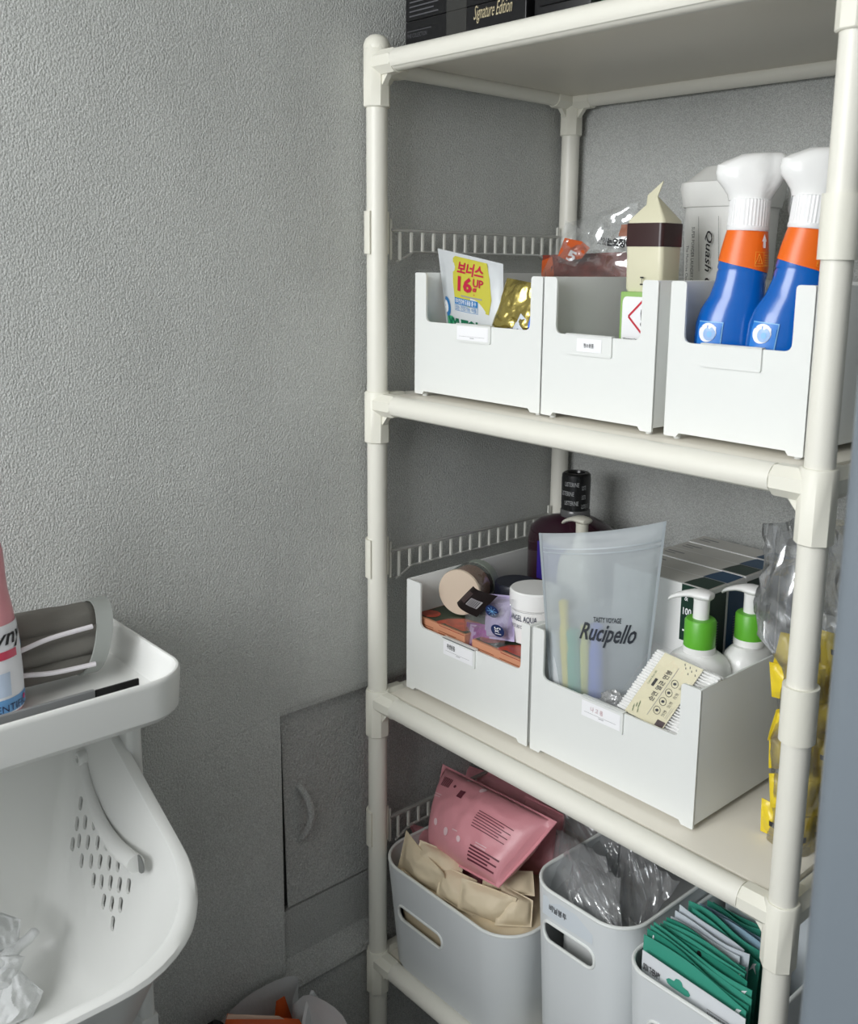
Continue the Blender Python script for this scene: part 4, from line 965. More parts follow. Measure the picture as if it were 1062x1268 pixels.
b = BM(); lathe(b, [(.021, .2745), (.0245, .276), (.0250, .281), (.0255, .330), (.0248, .338), (.0215, .341), (.0150, .341), (.0140, .337), (0, .336)], 36, Matrix.Translation((CXm, CYm, G_))); cpm = obj('sealed_cap', b, mat('black_cap', (26, 27, 28), .25), mw)
b = BM(); lathe(b, [(.0250, .262), (.0265, .264), (.0262, .274), (.0250, .276)], 30, Matrix.Translation((CXm, CYm, G_))); obj('neck_ring', b, mat('smoky_ring', (90, 90, 90), .2), mw)
S = cyl((CXm, CYm, G_), .0256, -125, -10, .28, .335)
for q in range(3): text('print', cpm, S, (.26 - .16 * (q == 1), .72 - .30 * q, .76 - .16 * (q == 1), .86 - .30 * q), 'LISTERINE', mat('silver_print', (150, 152, 152), .5), .01, off=.0006); text('print', cpm, S, (.86 - .0 * q, .62 - .30 * q, 1.2, .76 - .30 * q), 'LISTERINE', mat('silver_print', (150, 152, 152), .5), .01, off=.0006)
S = plane((.05, CYm - .0512, G_ + .15), (.16, 0, 0), (0, 0, .08)); decal('label', mw, S, (.25, 0, .9, .85), mat('violet_label', (52, 36, 130), .4), 2, 2, .0005)
# beige pump behind the frosted pouch
m_bei = mat('beige_pump', (205, 203, 190), .35)
def pump(name, label, x, y, z0, hneck, body, coll, ang, colm, scale=1.0, headm=None, bodym=None):
    th = thing(name, label, 'bottle', (x, y, z0), None, (0, 0, ang)); headm = headm or m_white; s = scale
    b = BM(); a, d_ = body
    def rr_(f, g, z): return [(a * f * math.copysign(abs(math.cos(t)) ** .7, math.cos(t)), d_ * g * math.copysign(abs(math.sin(t)) ** .7, math.sin(t)), z) for t in [2 * PI * k / 44 for k in range(44)]]
    hb = hneck - .004
    loft(b, [rr_(.92, .9, 0), rr_(.99, .98, .004), rr_(1, 1, .012), rr_(1, 1, hb - .040), rr_(.985, .98, hb - .030), rr_(.93, .92, hb - .018), rr_(.82, .82, hb - .009), rr_(.64, .68, hb - .003), rr_(.5, .62, hb)]); obj('body', b, bodym or m_white, th)
    b = BM(); c1, c2 = coll
    lathe(b, [(.0175 * s, hneck - .006), (c1 * 1.03, hneck - .005), (c1 * 1.04, hneck + .001), (c1 * 1.02, hneck + .0045)], 36); obj('neck_ring', b, headm, th)
    b = BM(); lathe(b, [(c1, hneck + .0045), (c1, hneck + c2 - .003), (c1 - .002, hneck + c2), (c1 - .006, hneck + c2 + .0008), (0, hneck + c2 + .0008)], 40); obj('collar', b, colm, th, True)
    b = BM(); zt = hneck + c2; lathe(b, [(.0100 * s, zt), (.0100 * s, zt + .022 * s), (.0105 * s, zt + .026 * s)], 24); obj('stem', b, headm, th)
    b = BM(); rr2 = []
    # spoon-shaped spout pointing to local -x
    for X, wd, zc, th_2 in ((.0145, .004, .0300, .002), (.0125, .0105, .0305, .0045), (.006, .0130, .0310, .0060), (-.004, .0130, .0312, .0060), (-.012, .0105, .0305, .0052), (-.022, .0078, .0280, .0042), (-.032, .0066, .0242, .0036), (-.040, .0058, .0200, .0032), (-.0425, .0050, .0175, .0026)):
        rr2.append([(X * s, wd * s * math.cos(2 * PI * k / 20), zt + (zc + th_2 * math.sin(2 * PI * k / 20)) * s) for k in range(20)])
    loft(b, list(reversed(rr2))); bmesh.ops.recalc_face_normals(b, faces=b.faces); obj('spout', b, headm, th)
    return th
pump('pump_bottle', 'beige pump bottle showing only its spout above the frosted pouch', .232, .236, G_, .246, (.038, .030), (.0135, .016), R(-4), m_bei, 1.0, m_bei, m_bei)

# ---------------------------------------------------------------- middle shelf: right basket
m_frost = frosted('frosted_pouch_film', (.60, .64, .66), .52)
rp = thing('frosted_pouch', 'frosted zip pouch with toothbrushes standing in the large middle basket', 'pouch', (.37, .12, G_))
TLr, TRr = Vector((0.3064, 0.0540, 1.3397)), Vector((0.4635, 0.1400, 1.3756))
BLr, BRr = Vector((0.3342, 0.0660, 1.0581)), Vector((0.4435, 0.1280, 1.0121))
F, Bk, n = pouch([BLr, BRr, TRr, TLr], .036, .0014, 7, 9, .45, .03, .5, curve=lambda u, v: Vector((0, 0, .006 * (u - .5) ** 2 * 4 * v)))
obj('pouch', pouch_bm(F, Bk, 40, 50), m_frost, rp)
for v0 in (.905, .925): decal('zip_ridge', rp, F, (.03, v0, .97, v0 + .006), mat('zip_film', (168, 176, 180), .3), 20, 1, .0012)
decal('seam_edge', rp, F, (.0, .0, .022, 1), mat('seam_film', (160, 168, 172), .3), 1, 30, .0006); decal('seam_edge', rp, F, (.978, .0, 1, 1), mat('seam_film', (160, 168, 172), .3), 1, 30, .0006)
m_tx = mat('dark_grey_print', (44, 48, 56), .5)
text('print', rp, F, (.475, .605, .72, .628), 'TASTY VOYAGE', m_tx, .02, off=.0014); text('print', rp, F, (.35, .495, .86, .600), 'Rucipello', m_tx, .018, .5, .0014)
nrm = (BRr - BLr).cross(Vector((0, 0, 1))).normalized()
def inb(u, v, d=.0): return (BLr * (1 - u) + BRr * u) * (1 - v) + (TLr * (1 - u) + TRr * u) * v + nrm * d
for nm, cn_, u0, v0, u1, v1, r, lb_ in (('toothbrush', (232, 214, 60), .20, .08, .185, .66, .0065, 'yellow toothbrush tube inside the frosted pouch, leftmost'), ('toothbrush', (36, 168, 130), .30, .03, .26, .52, .0095, 'teal green toothbrush tube inside the frosted pouch'),
        ('toothbrush', (214, 212, 90), .38, .10, .385, .55, .0065, 'pale yellow toothbrush tube in the frosted pouch beside the teal one'), ('toothbrush', (80, 108, 214), .50, .06, .485, .56, .0085, 'blue toothbrush tube inside the frosted pouch'), ('toothbrush', (196, 200, 202), .12, .06, .10, .50, .007, 'whitish toothbrush tube at the left edge in the frosted pouch')):
    b = BM(); v0 = v0 + .09; r *= 1.35; p_, q_ = inb(u0, v0, .0005), inb(u1, v1 + .02, .0005)
    tube(b, [p_.lerp(q_, t) for t in (0, .01, .3, .72, .78, .98, 1)], [r * .6, r, r, r * .9, r * .7, r * .85, r * .4], 14); tag(obj(nm, b, mat('tube_%d_%d' % cn_[:2], cn_, .5)), lb_, 'toothbrush', 'toothbrushes in the frosted pouch')
# five boxes filed behind
m_bx = mat('matt_white_card', (214, 212, 206), .5); m_bxf = mat('box_front_white', (236, 236, 234), .45)
m_dg = mat('bottle_green_card', (24, 54, 42), .4); m_db = mat('petrol_blue_card', (16, 68, 104), .4)
BXR, BZ = .510, 1.284; BT = .0468; BYB = .181
YS = [BYB + (BT + .0006) * k for k in range(5)]
for k, y in enumerate(YS):
    colm = m_dg if k in (0, 2) else m_db
    if k == 4: colm = m_db
    x0 = BXR - .166
    zt = BZ - .001 * (k % 2)
    th = thing('supply_box', ['white box with green end panel, front one of the filed boxes', 'white box with petrol blue end, second of the filed boxes', 'white box with dark green end, third of the filed boxes', 'white box with petrol blue end, fourth of the filed boxes', 'white box against the back wall, last of the filed boxes'][k], 'box', (BXR - .08, y + BT / 2, G_), 'boxes filed in the large middle basket')
    b = BM(); box(b, x0, BXR, y, y + BT, G_, zt, .0012); obj('carton', b, m_bxf, th, False)
    S = plane((x0, y, zt), (BXR - x0, 0, 0), (0, BT, 0))
    decal('top_panel', th, S, (.0, .07, 1, .97), m_bx, 1, 1, .0003)
    decal('coloured_top', th, S, (.74, .07, .985, .985), colm, 1, 1, .0008, [(0, 0), (1, 0), (1, 1), (.12, 1), (.03, .5)])
    lines('print', th, S, [(.06, .55, .24, .64), (.06, .35, .18, .42)], m_grey, .0008)
    S = plane((BXR, y, G_), (0, BT, 0), (0, 0, zt - G_)); decal('end_panel', th, S, (.08, .01, .97, .97), colm, 1, 1, .0006)
    lines('print', th, S, [(.40, .45 + .015 * q, .60, .455 + .015 * q) for q in range(24)], m_grey, .0012)
    if k == 0:
        S = plane((x0, y, G_), (BXR - x0, 0, 0), (0, 0, zt - G_)); decal('green_label', th, S, (.74, .68, 1, 1), m_dg, 1, 1, .0006)
        text('print', th, S, (.775, .91, .81, .945), '&', m_card, 0, off=.0010); text('print', th, S, (.765, .83, .85, .87), '100', m_card, .02, off=.0010); lines('print', th, S, [(.77, .735, .86, .745)], m_card, .0010)
        decal('grey_foot', th, S, (0, 0, 1, .47), mat('light_grey_print', (190, 190, 190), .5), 1, 1, .0005); decal('dot', th, S, (.55, .36, .66, .46), m_ink, 2, 2, .0010, DISC)
m_gc = mat('leaf_green_collar', (96, 176, 50), .35)
pump('pump_bottle', 'white pump bottle with green collar, nearer one behind the cotton swabs', .530, .136, G_, .193, (.045, .036), (.0212, .042), R(12), m_gc, 1.08)
pump('pump_bottle', 'white pump bottle with green collar, farther one beside the clear bag', .563, .206, G_, .196, (.028, .045), (.0205, .040), R(0), m_gc, 1.05)

# cotton swab pack
sw = thing('cotton_swab_pack', 'clear pack of white cotton swabs with cream label in front of the pump bottles', 'packet', (.50, .07, G_))
Q = [Vector((0.4578, 0.0540, 1.1352)), Vector((0.5578, 0.0540, 1.1274)), Vector((0.5959, 0.0820, 1.2162)), Vector((0.4988, 0.0820, 1.2230))]
nq = (Q[1] - Q[0]).cross(Q[3] - Q[0]).normalized()
m_sw = mat('cotton_white', (246, 246, 244), .85, bump=.0002, bscale=900)
def qp(u, v, d=0): return (Q[0] * (1 - u) + Q[1] * u) * (1 - v) + (Q[3] * (1 - u) + Q[2] * u) * v + nq * d
r_ = (Q[3] - Q[0]).length / 24 / 2
proto = None
e_u = (Q[1] - Q[0]); L_ = e_u.length; eu = e_u.normalized(); ev = nq.cross(eu)
b = BM(); rr2 = []
for t, r in ((0, .2), (.01, .75), (.03, 1), (.13, .95), (.17, .5), (.83, .5), (.87, .95), (.97, 1), (.99, .75), (1, .2)):
    rr2.append([Vector((t * L_, r * r_ * 1.0 * math.cos(2 * PI * k / 10), r * r_ * math.sin(2 * PI * k / 10))) for k in range(10)])
loft(b, rr2); proto_me = bpy.data.meshes.new('swab'); b.to_mesh(proto_me); b.free()
for p in proto_me.polygons: p.use_smooth = True
proto_me.materials.append(m_sw)
for lay in range(3):
    for k in range(24 if lay % 2 == 0 else 23):
        o_ = bpy.data.objects.new('swab', proto_me); COL.objects.link(o_); o_.parent = sw
        v_ = (k + .5 + .5 * (lay % 2)) / 24
        p_ = qp(0, v_, -r_ * 1.75 * lay - r_) - Vector(sw.location) + eu * (.0006 * ((k * 7 + lay * 3) % 3))
        o_.matrix_local = frame(p_, eu, ev, nq)
m_clab = mat('cream_label', (226, 220, 190), .45); m_leaf = mat('leaf_print', (96, 120, 78), .5)
def SL(u, v): return qp(.16 + .62 * u, v, .0006)
decal('label', sw, SL, (0, .0, 1, 1.0), m_clab, 6, 12, .0004)
text('print', sw, SL, (.30, .30, .44, .80), '순면 멸균 면봉', m_ink, .012, off=.0009, turn=1)
decal('print_block', sw, SL, (.17, .50, .24, .62), m_ink, 1, 1, .0008); text('print', sw, SL, (.06, .50, .11, .72), 'Cotton Bud 100', m_leaf, 0, off=.0009, turn=1)
lines('print', sw, SL, [(.50, .1, .512, .88)] + [(.90, .16, .905, .34), (.94, .16, .945, .34)], m_grey, .0009)
for k in range(4):
    v0 = .22 + .145 * k
    bm = BM(); c_ = SL(.64, v0) + nq * .001; rr3 = [c_ + (eu * math.cos(2 * PI * q / 16) + ev * math.sin(2 * PI * q / 16)) * .0052 for q in range(17)]; tube(bm, rr3, .0003, 4); obj('print_ring', bm, m_ink, sw)
    decal('print_dot', sw, SL, (.60, v0 - .02, .68, v0 + .02), m_tx, 2, 2, .0009, DISC)
    text('print', sw, SL, (.78, v0 - .045, .86, v0 + .045), '안심 면봉', m_ink, .0, off=.0009, turn=1)
for (a, c_) in ((.10, .09), (.14, .13), (.18, .17), (.12, .05), (.20, .12), (.24, .06)):
    decal('leaf', sw, SL, (a, c_, a + .045, c_ + .07), m_leaf, 2, 2, .0009, [(0, 1), (.3, .4), (.8, 0), (1, .1), (.6, .7), (.1, 1)])
for (a, c_) in ((.62, .90), (.70, .93), (.78, .89), (.86, .93), (.74, .84), (.90, .86), (.56, .94)):
    decal('blossom_print', sw, SL, (a, c_, a + .04, c_ + .035), m_tx, 2, 2, .0009, [(0, 1), (.3, .4), (.8, 0), (1, .3), (.6, .7), (.2, 1)])
decal('print_block', sw, SL, (.78, .02, .98, .11), mat('dark_maroon', (60, 34, 40), .5), 1, 1, .0008)
Fq, Bk, n = pouch([qp(-.03, -.02, .003), qp(1.03, -.02, .003), qp(1.03, 1.03, .003), qp(-.06, 1.10, .003)], .004, .0012, 3, 20); obj('clear_wrap', sheet_bm(Fq, 26, 26), film('swab_film', (1, 1, 1), .94, .08, .03), sw)
cbg = thing('small_clear_bag', 'small crumpled clear bag beside the cotton swabs behind the basket label', 'bag', (.43, .075, G_))
b = crumple_bm((.434, .080, 1.113), (.034, .024, .026), 4, .35, 5, 9); obj('bag', b, film('milky_film', (1, 1, 1), .86, .2, .3), cbg)
b = BM(); box(b, .40, .46, .06, .13, G_, 1.10, .01); obj('filling', b, mat('grey_white_filling', (190, 192, 192), .6), cbg)

# tall clear bag of yellow sweets between basket and right post
yb = thing('sweets_bag', 'tall clear bag of yellow wrapped sweets between large basket and right post', 'bag', (.69, .17, ZB3))
m_ys = mat('yellow_wrapper', (228, 202, 48), .3, bump=.001, bscale=90)
m_film2 = film('crinkled_film', (.93, .94, .95), .80, .14, .10)
rnd = random.Random(4)
for k in range(22):
    lev = k // 4; cc = [(.676, .125), (.705, .165), (.680, .205), (.700, .120)][k % 4]
    c_ = Vector((cc[0] + rnd.uniform(-.006, .006), cc[1] + rnd.uniform(-.01, .01), ZB3 + .022 + .046 * lev + rnd.uniform(-.004, .004)))
    a = rnd.uniform(-.5, .5); ex = Vector((math.cos(a + .75), math.sin(a + .75), rnd.uniform(-.3, .3))) * .020; ez = Vector((rnd.uniform(-.2, .2), 0, 1)) * .022
    F, Bk, n = pouch([c_ - ex - ez, c_ + ex - ez, c_ + ex + ez, c_ - ex + ez], .026, .0035, k + 20, 40, .5, .08, 1); oy = obj('wrapped_sweet', pouch_bm(F, Bk, 12, 12), m_ys, yb)
    if k % 3 == 0: lines('print', oy, F, [(.3, .45, .6, .6)], m_ink, .0008)
b = BM(); rr4 = []
for j in range(25):
    t = j / 24; z = ZB3 + .001 + .40 * t; sc = 1 if t < .62 else 1 - (t - .62) * .9
    ring = []
    for k in range(48):
        a = 2 * PI * k / 48; up_ = max(0, min(1, (t - .58) / .12)); sc = 1 - .25 * max(0, (t - .75) / .25); x = .692 - .030 * up_ + (.036 + .014 * up_) * sc * math.copysign(abs(math.cos(a)) ** .7, math.cos(a)); y = .165 + .070 * sc * math.copysign(abs(math.sin(a)) ** .7, math.sin(a))
        q = Vector((x * 26, y * 26, z * 22)); f = noise.noise(q) - 1.2 * abs(noise.noise(q * 1.9 + Vector((2, 3, 4)))) + .5 * abs(noise.noise(q * 4))
        d = Vector((math.cos(a), math.sin(a), 0)); p_ = Vector((x, y, z)) + d * f * (.006 + .012 * t); p_.x = max(.640 - .045 * up_, min(.7335, p_.x)); ring.append(p_ + Vector((0, 0, .012 * noise.noise(q * .7) * t)))
    rr4.append(ring)
loft(b, rr4, (True, False)); obj('clear_bag', b, m_film2, yb)
b = BM(); lathe(b, [(.0, 0), (.014, .001), (.014, .010), (0, .011)], 24, Matrix.Translation((.700, .105, 1.330)) @ Matrix.Rotation(R(70), 4, 'X')); obj('dark_cap', b, mat('navy_lid', (22, 26, 42), .4), yb)

# ---------------------------------------------------------------- lowest shelf: left bin
m_kr = mat('cream_kraft_pack', (222, 206, 176), .55, bump=.0004, bscale=80)
PK = [([(0.0386, 0.0126, 0.7000), (0.1638, 0.0272, 0.6900), (0.1686, 0.0009, 0.7600), (0.0403, 0.0305, 0.7650)], .036, 'cream paper pack at the left rim of the wide bin'),
      ([(0.1539, 0.0005, 0.7150), (0.2231, 0.0169, 0.7050), (0.2118, 0.0350, 0.7550), (0.1468, 0.0200, 0.7580)], .030, 'cream paper pack second from left at the front of the wide bin'),
      ([(0.2023, 0.0027, 0.7150), (0.2784, 0.0396, 0.7000), (0.2863, 0.0511, 0.7550), (0.2009, 0.0134, 0.7650)], .036, 'cream paper pack with folded top at the front middle of the wide bin'),
      ([(0.2710, 0.0182, 0.7150), (0.3094, 0.0614, 0.7120), (0.2976, 0.0760, 0.7450), (0.2504, 0.0548, 0.7600)], .030, 'cream paper pack at the right rim of the wide bin'),
      ([(0.2216, 0.0366, 0.7450), (0.2895, 0.0884, 0.7420), (0.2644, 0.1100, 0.7650), (0.2200, 0.0446, 0.7720)], .026, 'cream paper pack lying under the pink pack in the wide bin'),
      ([(0.0945, 0.0020, 0.7400), (0.1870, 0.0229, 0.7450), (0.1652, 0.0513, 0.7650), (0.0841, 0.0244, 0.7700)], .030, 'cream paper pack behind the front ones at left in the wide bin')]
for k, (q4, th_, lb_) in enumerate(PK):
    t = thing('paper_pack', lb_, 'packet', q4[0], 'cream paper packs in the wide bin')
    F, Bk, n = pouch(q4, th_, .0045, k + 40, 16, .45, .07, 1.4); obj('pack', pouch_bm(F, Bk, 26, 26), m_kr, t)
t = thing('paper_pack', 'cream paper pack bulk filling the wide bin, seen through its handle slot', 'packet', (.16, .15, ZB4 + .006), 'cream paper packs in the wide bin')
b = BM(); rr5 = []
for s_, z_ in ((.80, ZB4 + .008), (.86, ZB4 + .03), (.925, .66), (.945, .690), (.93, .703), (.80, .712), (.45, .716), (.1, .712)):
    ring = [Vector((.167 + x * s_, .159 + y * s_, z_)) for x, y in rrect(.318, .334, .06, 12)]
    rr5.append([p_ + Vector((0, 0, .010 * noise.noise(Vector((p_.x * 22, p_.y * 22, 1))) - .010 * abs(noise.noise(Vector((p_.x * 40, p_.y * 40, 7)))))) if z_ > .68 else p_ for p_ in ring])
loft(b, rr5); ob_ = obj('pack', b, m_kr, t)
S = plane((.06, .035, .60), (.12, 0, 0), (0, 0, .05)); lines('bar_code', t, S, [(.22 + .035 * k, .5, .235 + .035 * k, 1.1) for k in range(8)], m_ink, .0008)
m_pk = mat('rose_pink_pack', (218, 148, 156), .36, bump=.0005, bscale=70); m_pp = mat('pale_pink_print', (232, 200, 204), .5); m_mr = mat('maroon_print', (104, 48, 60), .5)
def pink(label, q4, th_, seed, wr=.004, nprint=False):
    t = thing('wipes_pack', label, 'packet', q4[0], 'pink wipes packs'); F, Bk, n = pouch(q4, th_, wr, seed, 11, .36, .035, 1.4)
    obj('pack', pouch_bm(F, Bk, 50, 44), m_pk, t)
    for v0 in (0, .965): pass
    decal('seal', t, F, (.955, 0, 1, 1), mat('pink_seal', (222, 152, 160), .35), 2, 24, .0008); decal('seal', t, F, (0, 0, .045, 1), mat('pink_seal', (222, 152, 160), .35), 2, 24, .0008)
    return t, F
q_main = [(0.0828, 0.0400, 0.7447), (0.2679, 0.0300, 0.7720), (0.3078, 0.1150, 0.8683), (-0.0026, 0.1500, 0.8279)]
t, F = pink('large pink wipes pack on top of the wide bin with bar code', q_main, .100, 3, .0055)
lines('bar_code', t, F, [(.13 + .016 * k, .72, .138 + .016 * k, .84) for k in range(7)], m_mr, .0012)
lines('print', t, F, [(.37, .66, .43, .76)], m_mr, .0012); decal('dot_print', t, F, (.28, .75, .305, .79), m_mr, 2, 2, .0012, DISC)
lines('print', t, F, [(.62, .44 + .032 * k, .88 - .05 * (k % 2), .450 + .032 * k) for k in range(7)], m_mr, .0012)
lines('print', t, F, [(.66, .10 + .035 * k, .92 - .06 * (k % 2), .118 + .035 * k) for k in range(5)], m_mr, .0012)
for (u, v, r) in ((.22, .30, .028), (.38, .25, .034), (.35, .93, .022), (.52, .88, .030), (.55, .24, .024)):
    decal('round_print', t, F, (u - r * .8, v - r * 1.3, u + r * .8, v + r * 1.3), m_pp, 2, 2, .0012, DISC)
for g4 in ([(.10, .60, .20, .61), (.11, .57, .19, .58)], [(.70, .30, .80, .31), (.70, .27, .80, .28)], [(.46, .30, .53, .31)]): lines('print', t, F, g4, m_pp, .0012)
t, F = pink('pink wipes pack at lower left under the large pink pack', [(0.1075, 0.0500, 0.6920), (0.2279, 0.0600, 0.7201), (0.1417, 0.1200, 0.7419), (-0.0545, 0.1100, 0.7046)], .040, 8)
lines('print', t, F, [(.55 , .1, .7, .12), (.55, .16, .68, .18)], m_pp, .0012); decal('round_print', t, F, (.40, .08, .48, .22), m_pp, 2, 2, .0012, DISC)
pink('pink wipes pack behind the large one, touching the neighbouring bin', [(0.1815, 0.1600, 0.6904), (0.2725, 0.1600, 0.7438), (0.2509, 0.2000, 0.8196), (0.1574, 0.2000, 0.8158)], .05, 12)
pink('pink wipes pack standing at the very back of the wide bin', [(-0.0388, 0.2400, 0.6727), (0.2023, 0.2400, 0.6884), (0.1790, 0.2600, 0.8022), (-0.0697, 0.2600, 0.7630)], .04, 14)

# ---------------------------------------------------------------- lowest shelf: middle bin with clear bags
m_film3 = film('clear_poly_bag', (.98, .99, 1.0), .86, .08, .20)
def bagsheet(label, q4, th_, seed, wr, m=None, name='plastic_bag'):
    t = thing(name, label, 'bag', q4[0], 'clear bags in the tall bin'); F, Bk, n = pouch(q4, th_, wr * .75, seed, 13, .5, .02, 1.2, curve=lambda u, v: Vector((.5, -.86, 0)) * (.022 * abs(noise.noise(Vector((u * 4.5 + v * 2.5, v * 1.1, seed)))) ** .8))
    obj('bag', pouch_bm(F, Bk, 44, 44), m or m_film3, t); return t, F
bagsheet('crumpled clear bag rising at the left of the tall middle bin', [(0.3559, 0.0450, 0.7770), (0.4953, 0.0450, 0.8015), (0.4173, 0.1000, 0.8698), (0.2777, 0.1500, 0.8303)], .05, 31, .010)
bagsheet('crumpled clear bag at the front of the tall middle bin over white sheets', [(0.3954, 0.0400, 0.7873), (0.5014, 0.0400, 0.8137), (0.4559, 0.0900, 0.8609), (0.3673, 0.0900, 0.8497)], .04, 33, .010)
bagsheet('clear bag leaning right towards the green sachets in the tall middle bin', [(0.4432, 0.0800, 0.7542), (0.4853, 0.1000, 0.7745), (0.4945, 0.1800, 0.8332), (0.3849, 0.1800, 0.8469)], .04, 35, .010)
bagsheet('thin clear bag reaching up to the shelf board behind the tall middle bin', [(0.2811, 0.1500, 0.7526), (0.3968, 0.1500, 0.7832), (0.3690, 0.2000, 0.8450), (0.2502, 0.2000, 0.8341)], .05, 37, .010)
t = thing('sheet_pack', 'white folded sheets inside the tall middle bin', 'packet', (.43, .08, .80)); F, Bk, n = pouch([(0.3946, 0.0500, 0.7821), (0.5020, 0.0400, 0.8040), (0.4594, 0.0850, 0.8197), (0.3704, 0.0900, 0.7864)], .02, .003, 5, 12); obj('pack', pouch_bm(F, Bk, 20, 20), mat('white_sheets', (218, 220, 218), .5), t)
t = thing('sheet_pack', 'whitish film roll inside the tall middle bin, seen through its handle slot', 'packet', (.43, .12, ZB4 + .006))
b = BM(); box(b, .372, .50, .05, .30, ZB4 + .006, .775, .02, 3)
for v in b.verts: v.co += noise.noise_vector(v.co * 30) * .006
obj('pack', b, mat('white_sheets', (218, 220, 218), .5), t)
t = thing('clear_tray', 'stiff clear plastic tray edge beside the green sachets', 'tray', (.52, .10, .80)); F, Bk, n = pouch([(0.4615, 0.1000, 0.7545), (0.4525, 0.1600, 0.7532), (0.4571, 0.2600, 0.7707), (0.4108, 0.1800, 0.7277)], .004, .001, 5, 12); obj('tray', pouch_bm(F, Bk, 10, 10), m_film2, t)
t = thing('black_pouch', 'black pouch at the back of the tall middle bin', 'pouch', (.45, .24, .82)); obj('pouch', crumple_bm((.42, .27, .86), (.07, .05, .07), 6, .2, 4), mat('black_fabric', (22, 22, 24), .8), t)

# ---------------------------------------------------------------- lowest shelf: right bin with mask sachets
m_tl = mat('teal_sachet', (66, 156, 134), .38, bump=.0003, bscale=80); m_tl2 = mat('deep_teal_sachet', (48, 136, 114), .38); m_ws = mat('silver_white_sachet', (206, 214, 220), .3); m_lbs = mat('pale_blue_sachet', (150, 180, 198), .35)
SACH = [(787, 1155, 921, 1253, .020, m_tl), (791, 1150, 924, 1246, .027, m_tl2), (794, 1145, 928, 1240, .034, m_tl), (796, 1138, 928, 1232, .041, m_tl), (797, 1136, 922, 1221, .048, m_tl2), (800, 1134, 919, 1210, .056, m_tl), (803, 1132, 921, 1205, .063, m_tl), (807, 1131, 920, 1198, .070, m_tl2),
        (811, 1130, 913, 1186, .080, m_ws), (816, 1121, 925, 1186, .090, m_ws), (822, 1111, 918, 1182, .100, m_ws), (854, 1123, 938, 1198, .110, m_tl), (832, 1111, 939, 1169, .135, m_lbs), (840, 1113, 939, 1178, .122, m_tl), (836, 1108, 941, 1163, .150, m_lbs), (845, 1103, 939, 1154, .170, m_tl), (862, 1108, 950, 1158, .185, m_tl)]

TOPS = [
 ((0.5358, 0.0200, 0.8491), (0.7017, 0.0200, 0.8335)), ((0.5356, 0.0270, 0.8516), (0.7005, 0.0270, 0.8366)), ((0.5341, 0.0340, 0.8534), (0.7004, 0.0340, 0.8394)), ((0.5313, 0.0410, 0.8570), (0.6959, 0.0410, 0.8418)), ((0.5275, 0.0480, 0.8539), (0.6846, 0.0480, 0.8435)), ((0.5256, 0.0560, 0.8515), (0.6759, 0.0560, 0.8465)), ((0.5245, 0.0630, 0.8500), (0.6738, 0.0630, 0.8473)), ((0.5248, 0.0700, 0.8480), (0.6682, 0.0700, 0.8484)),
 ((0.5231, 0.0800, 0.8435), (0.6536, 0.0800, 0.8486)), ((0.5222, 0.0900, 0.8495), (0.6617, 0.0900, 0.8481)), ((0.5225, 0.1000, 0.8575), (0.6477, 0.1000, 0.8395)), ((0.5587, 0.1100, 0.8569), (0.6666, 0.1100, 0.8262)), ((0.5124, 0.1350, 0.8358), (0.6516, 0.1350, 0.8394)), ((0.5319, 0.1220, 0.8496), (0.6594, 0.1220, 0.8397)), ((0.5076, 0.1500, 0.8301), (0.6453, 0.1500, 0.8355)), ((0.5063, 0.1700, 0.8267), (0.6313, 0.1700, 0.8287)), ((0.5203, 0.1850, 0.8204), (0.6368, 0.1850, 0.8192))]
WHO = {8: 'silver white sachet, frontmost pale one among the green sachets', 9: 'silver white sachet, middle one of the three pale sachets', 10: 'silver white sachet, rearmost of the three pale sachets', 11: 'green sachet crossing diagonally behind the pale sachets', 12: 'pale blue sachet behind the diagonal green one', 13: 'green sachet between the pale blue sachets', 14: 'pale blue sachet at the back of the right bin', 15: 'green sachet with highest top edge near the back of the right bin', 16: 'green sachet at the very back beside the rack post'}
TOPS = [((a[0], a[1] + .006, a[2]), (b_[0], b_[1] + .006, b_[2])) for a, b_ in TOPS]
for k, (L0, R0) in enumerate(TOPS):
    L, Rr = Vector(L0), Vector(R0); m_ = SACH[k][5]
    Rr.x = min(Rr.x, .716); L.x = max(L.x, .545)
    lean = .012 if k < 8 else .03
    h = min(min(L.z, Rr.z) - ZB4 - .02, .20)
    BLk, BRk = L + Vector((.004, -lean * .3, -h)), Rr + Vector((-.004, -lean * .3, -h))
    nm = WHO.get(k, ('%s green mask sachet from the front of the right bin' % ['first', 'second', 'third', 'fourth', 'fifth', 'sixth', 'seventh', 'eighth'][min(k, 7)]))
    t = thing('mask_sachet', nm, 'sachet', (L + Rr) / 2 + Vector((0, 0, -h)), 'mask sachets in the right bin')
    F, Bk, n = pouch([BLk, BRk, Rr, L], .005, .0012, k + 60, 12, .5, .06, .8, curve=(lambda u, v, k=k: Vector((0, .003 * math.sin(PI * u * (1 + k % 2)), .0035 * math.sin(PI * u * 1.3 + k)))))
    obj('sachet', pouch_bm(F, Bk, 18, 16), m_, t)
    if k in (0, 3, 5, 11): decal('white_mark', t, F, (.88, .90, .97, .985), m_card, 3, 3, .0008, [(0, 0), (.4, .5), (1, .1), (.7, .7), (.9, 1), (.4, .8)]); lines('print', t, F, [(.80, .88, .86, .895), (.78, .86, .86, .87)], m_card, .0008)
    if k in (1, 4): decal('tear_notch', t, F, (.45, .95, .50, .995), m_dark, 3, 3, .0008, DISC)
    if k in (1,): decal('white_corner', t, F, (.02, .91, .07, .98), m_card, 3, 3, .0008, [(0, 0), (.8, 0), (.8, 1), (1, 1), (1, -.1), (0, -.1)])
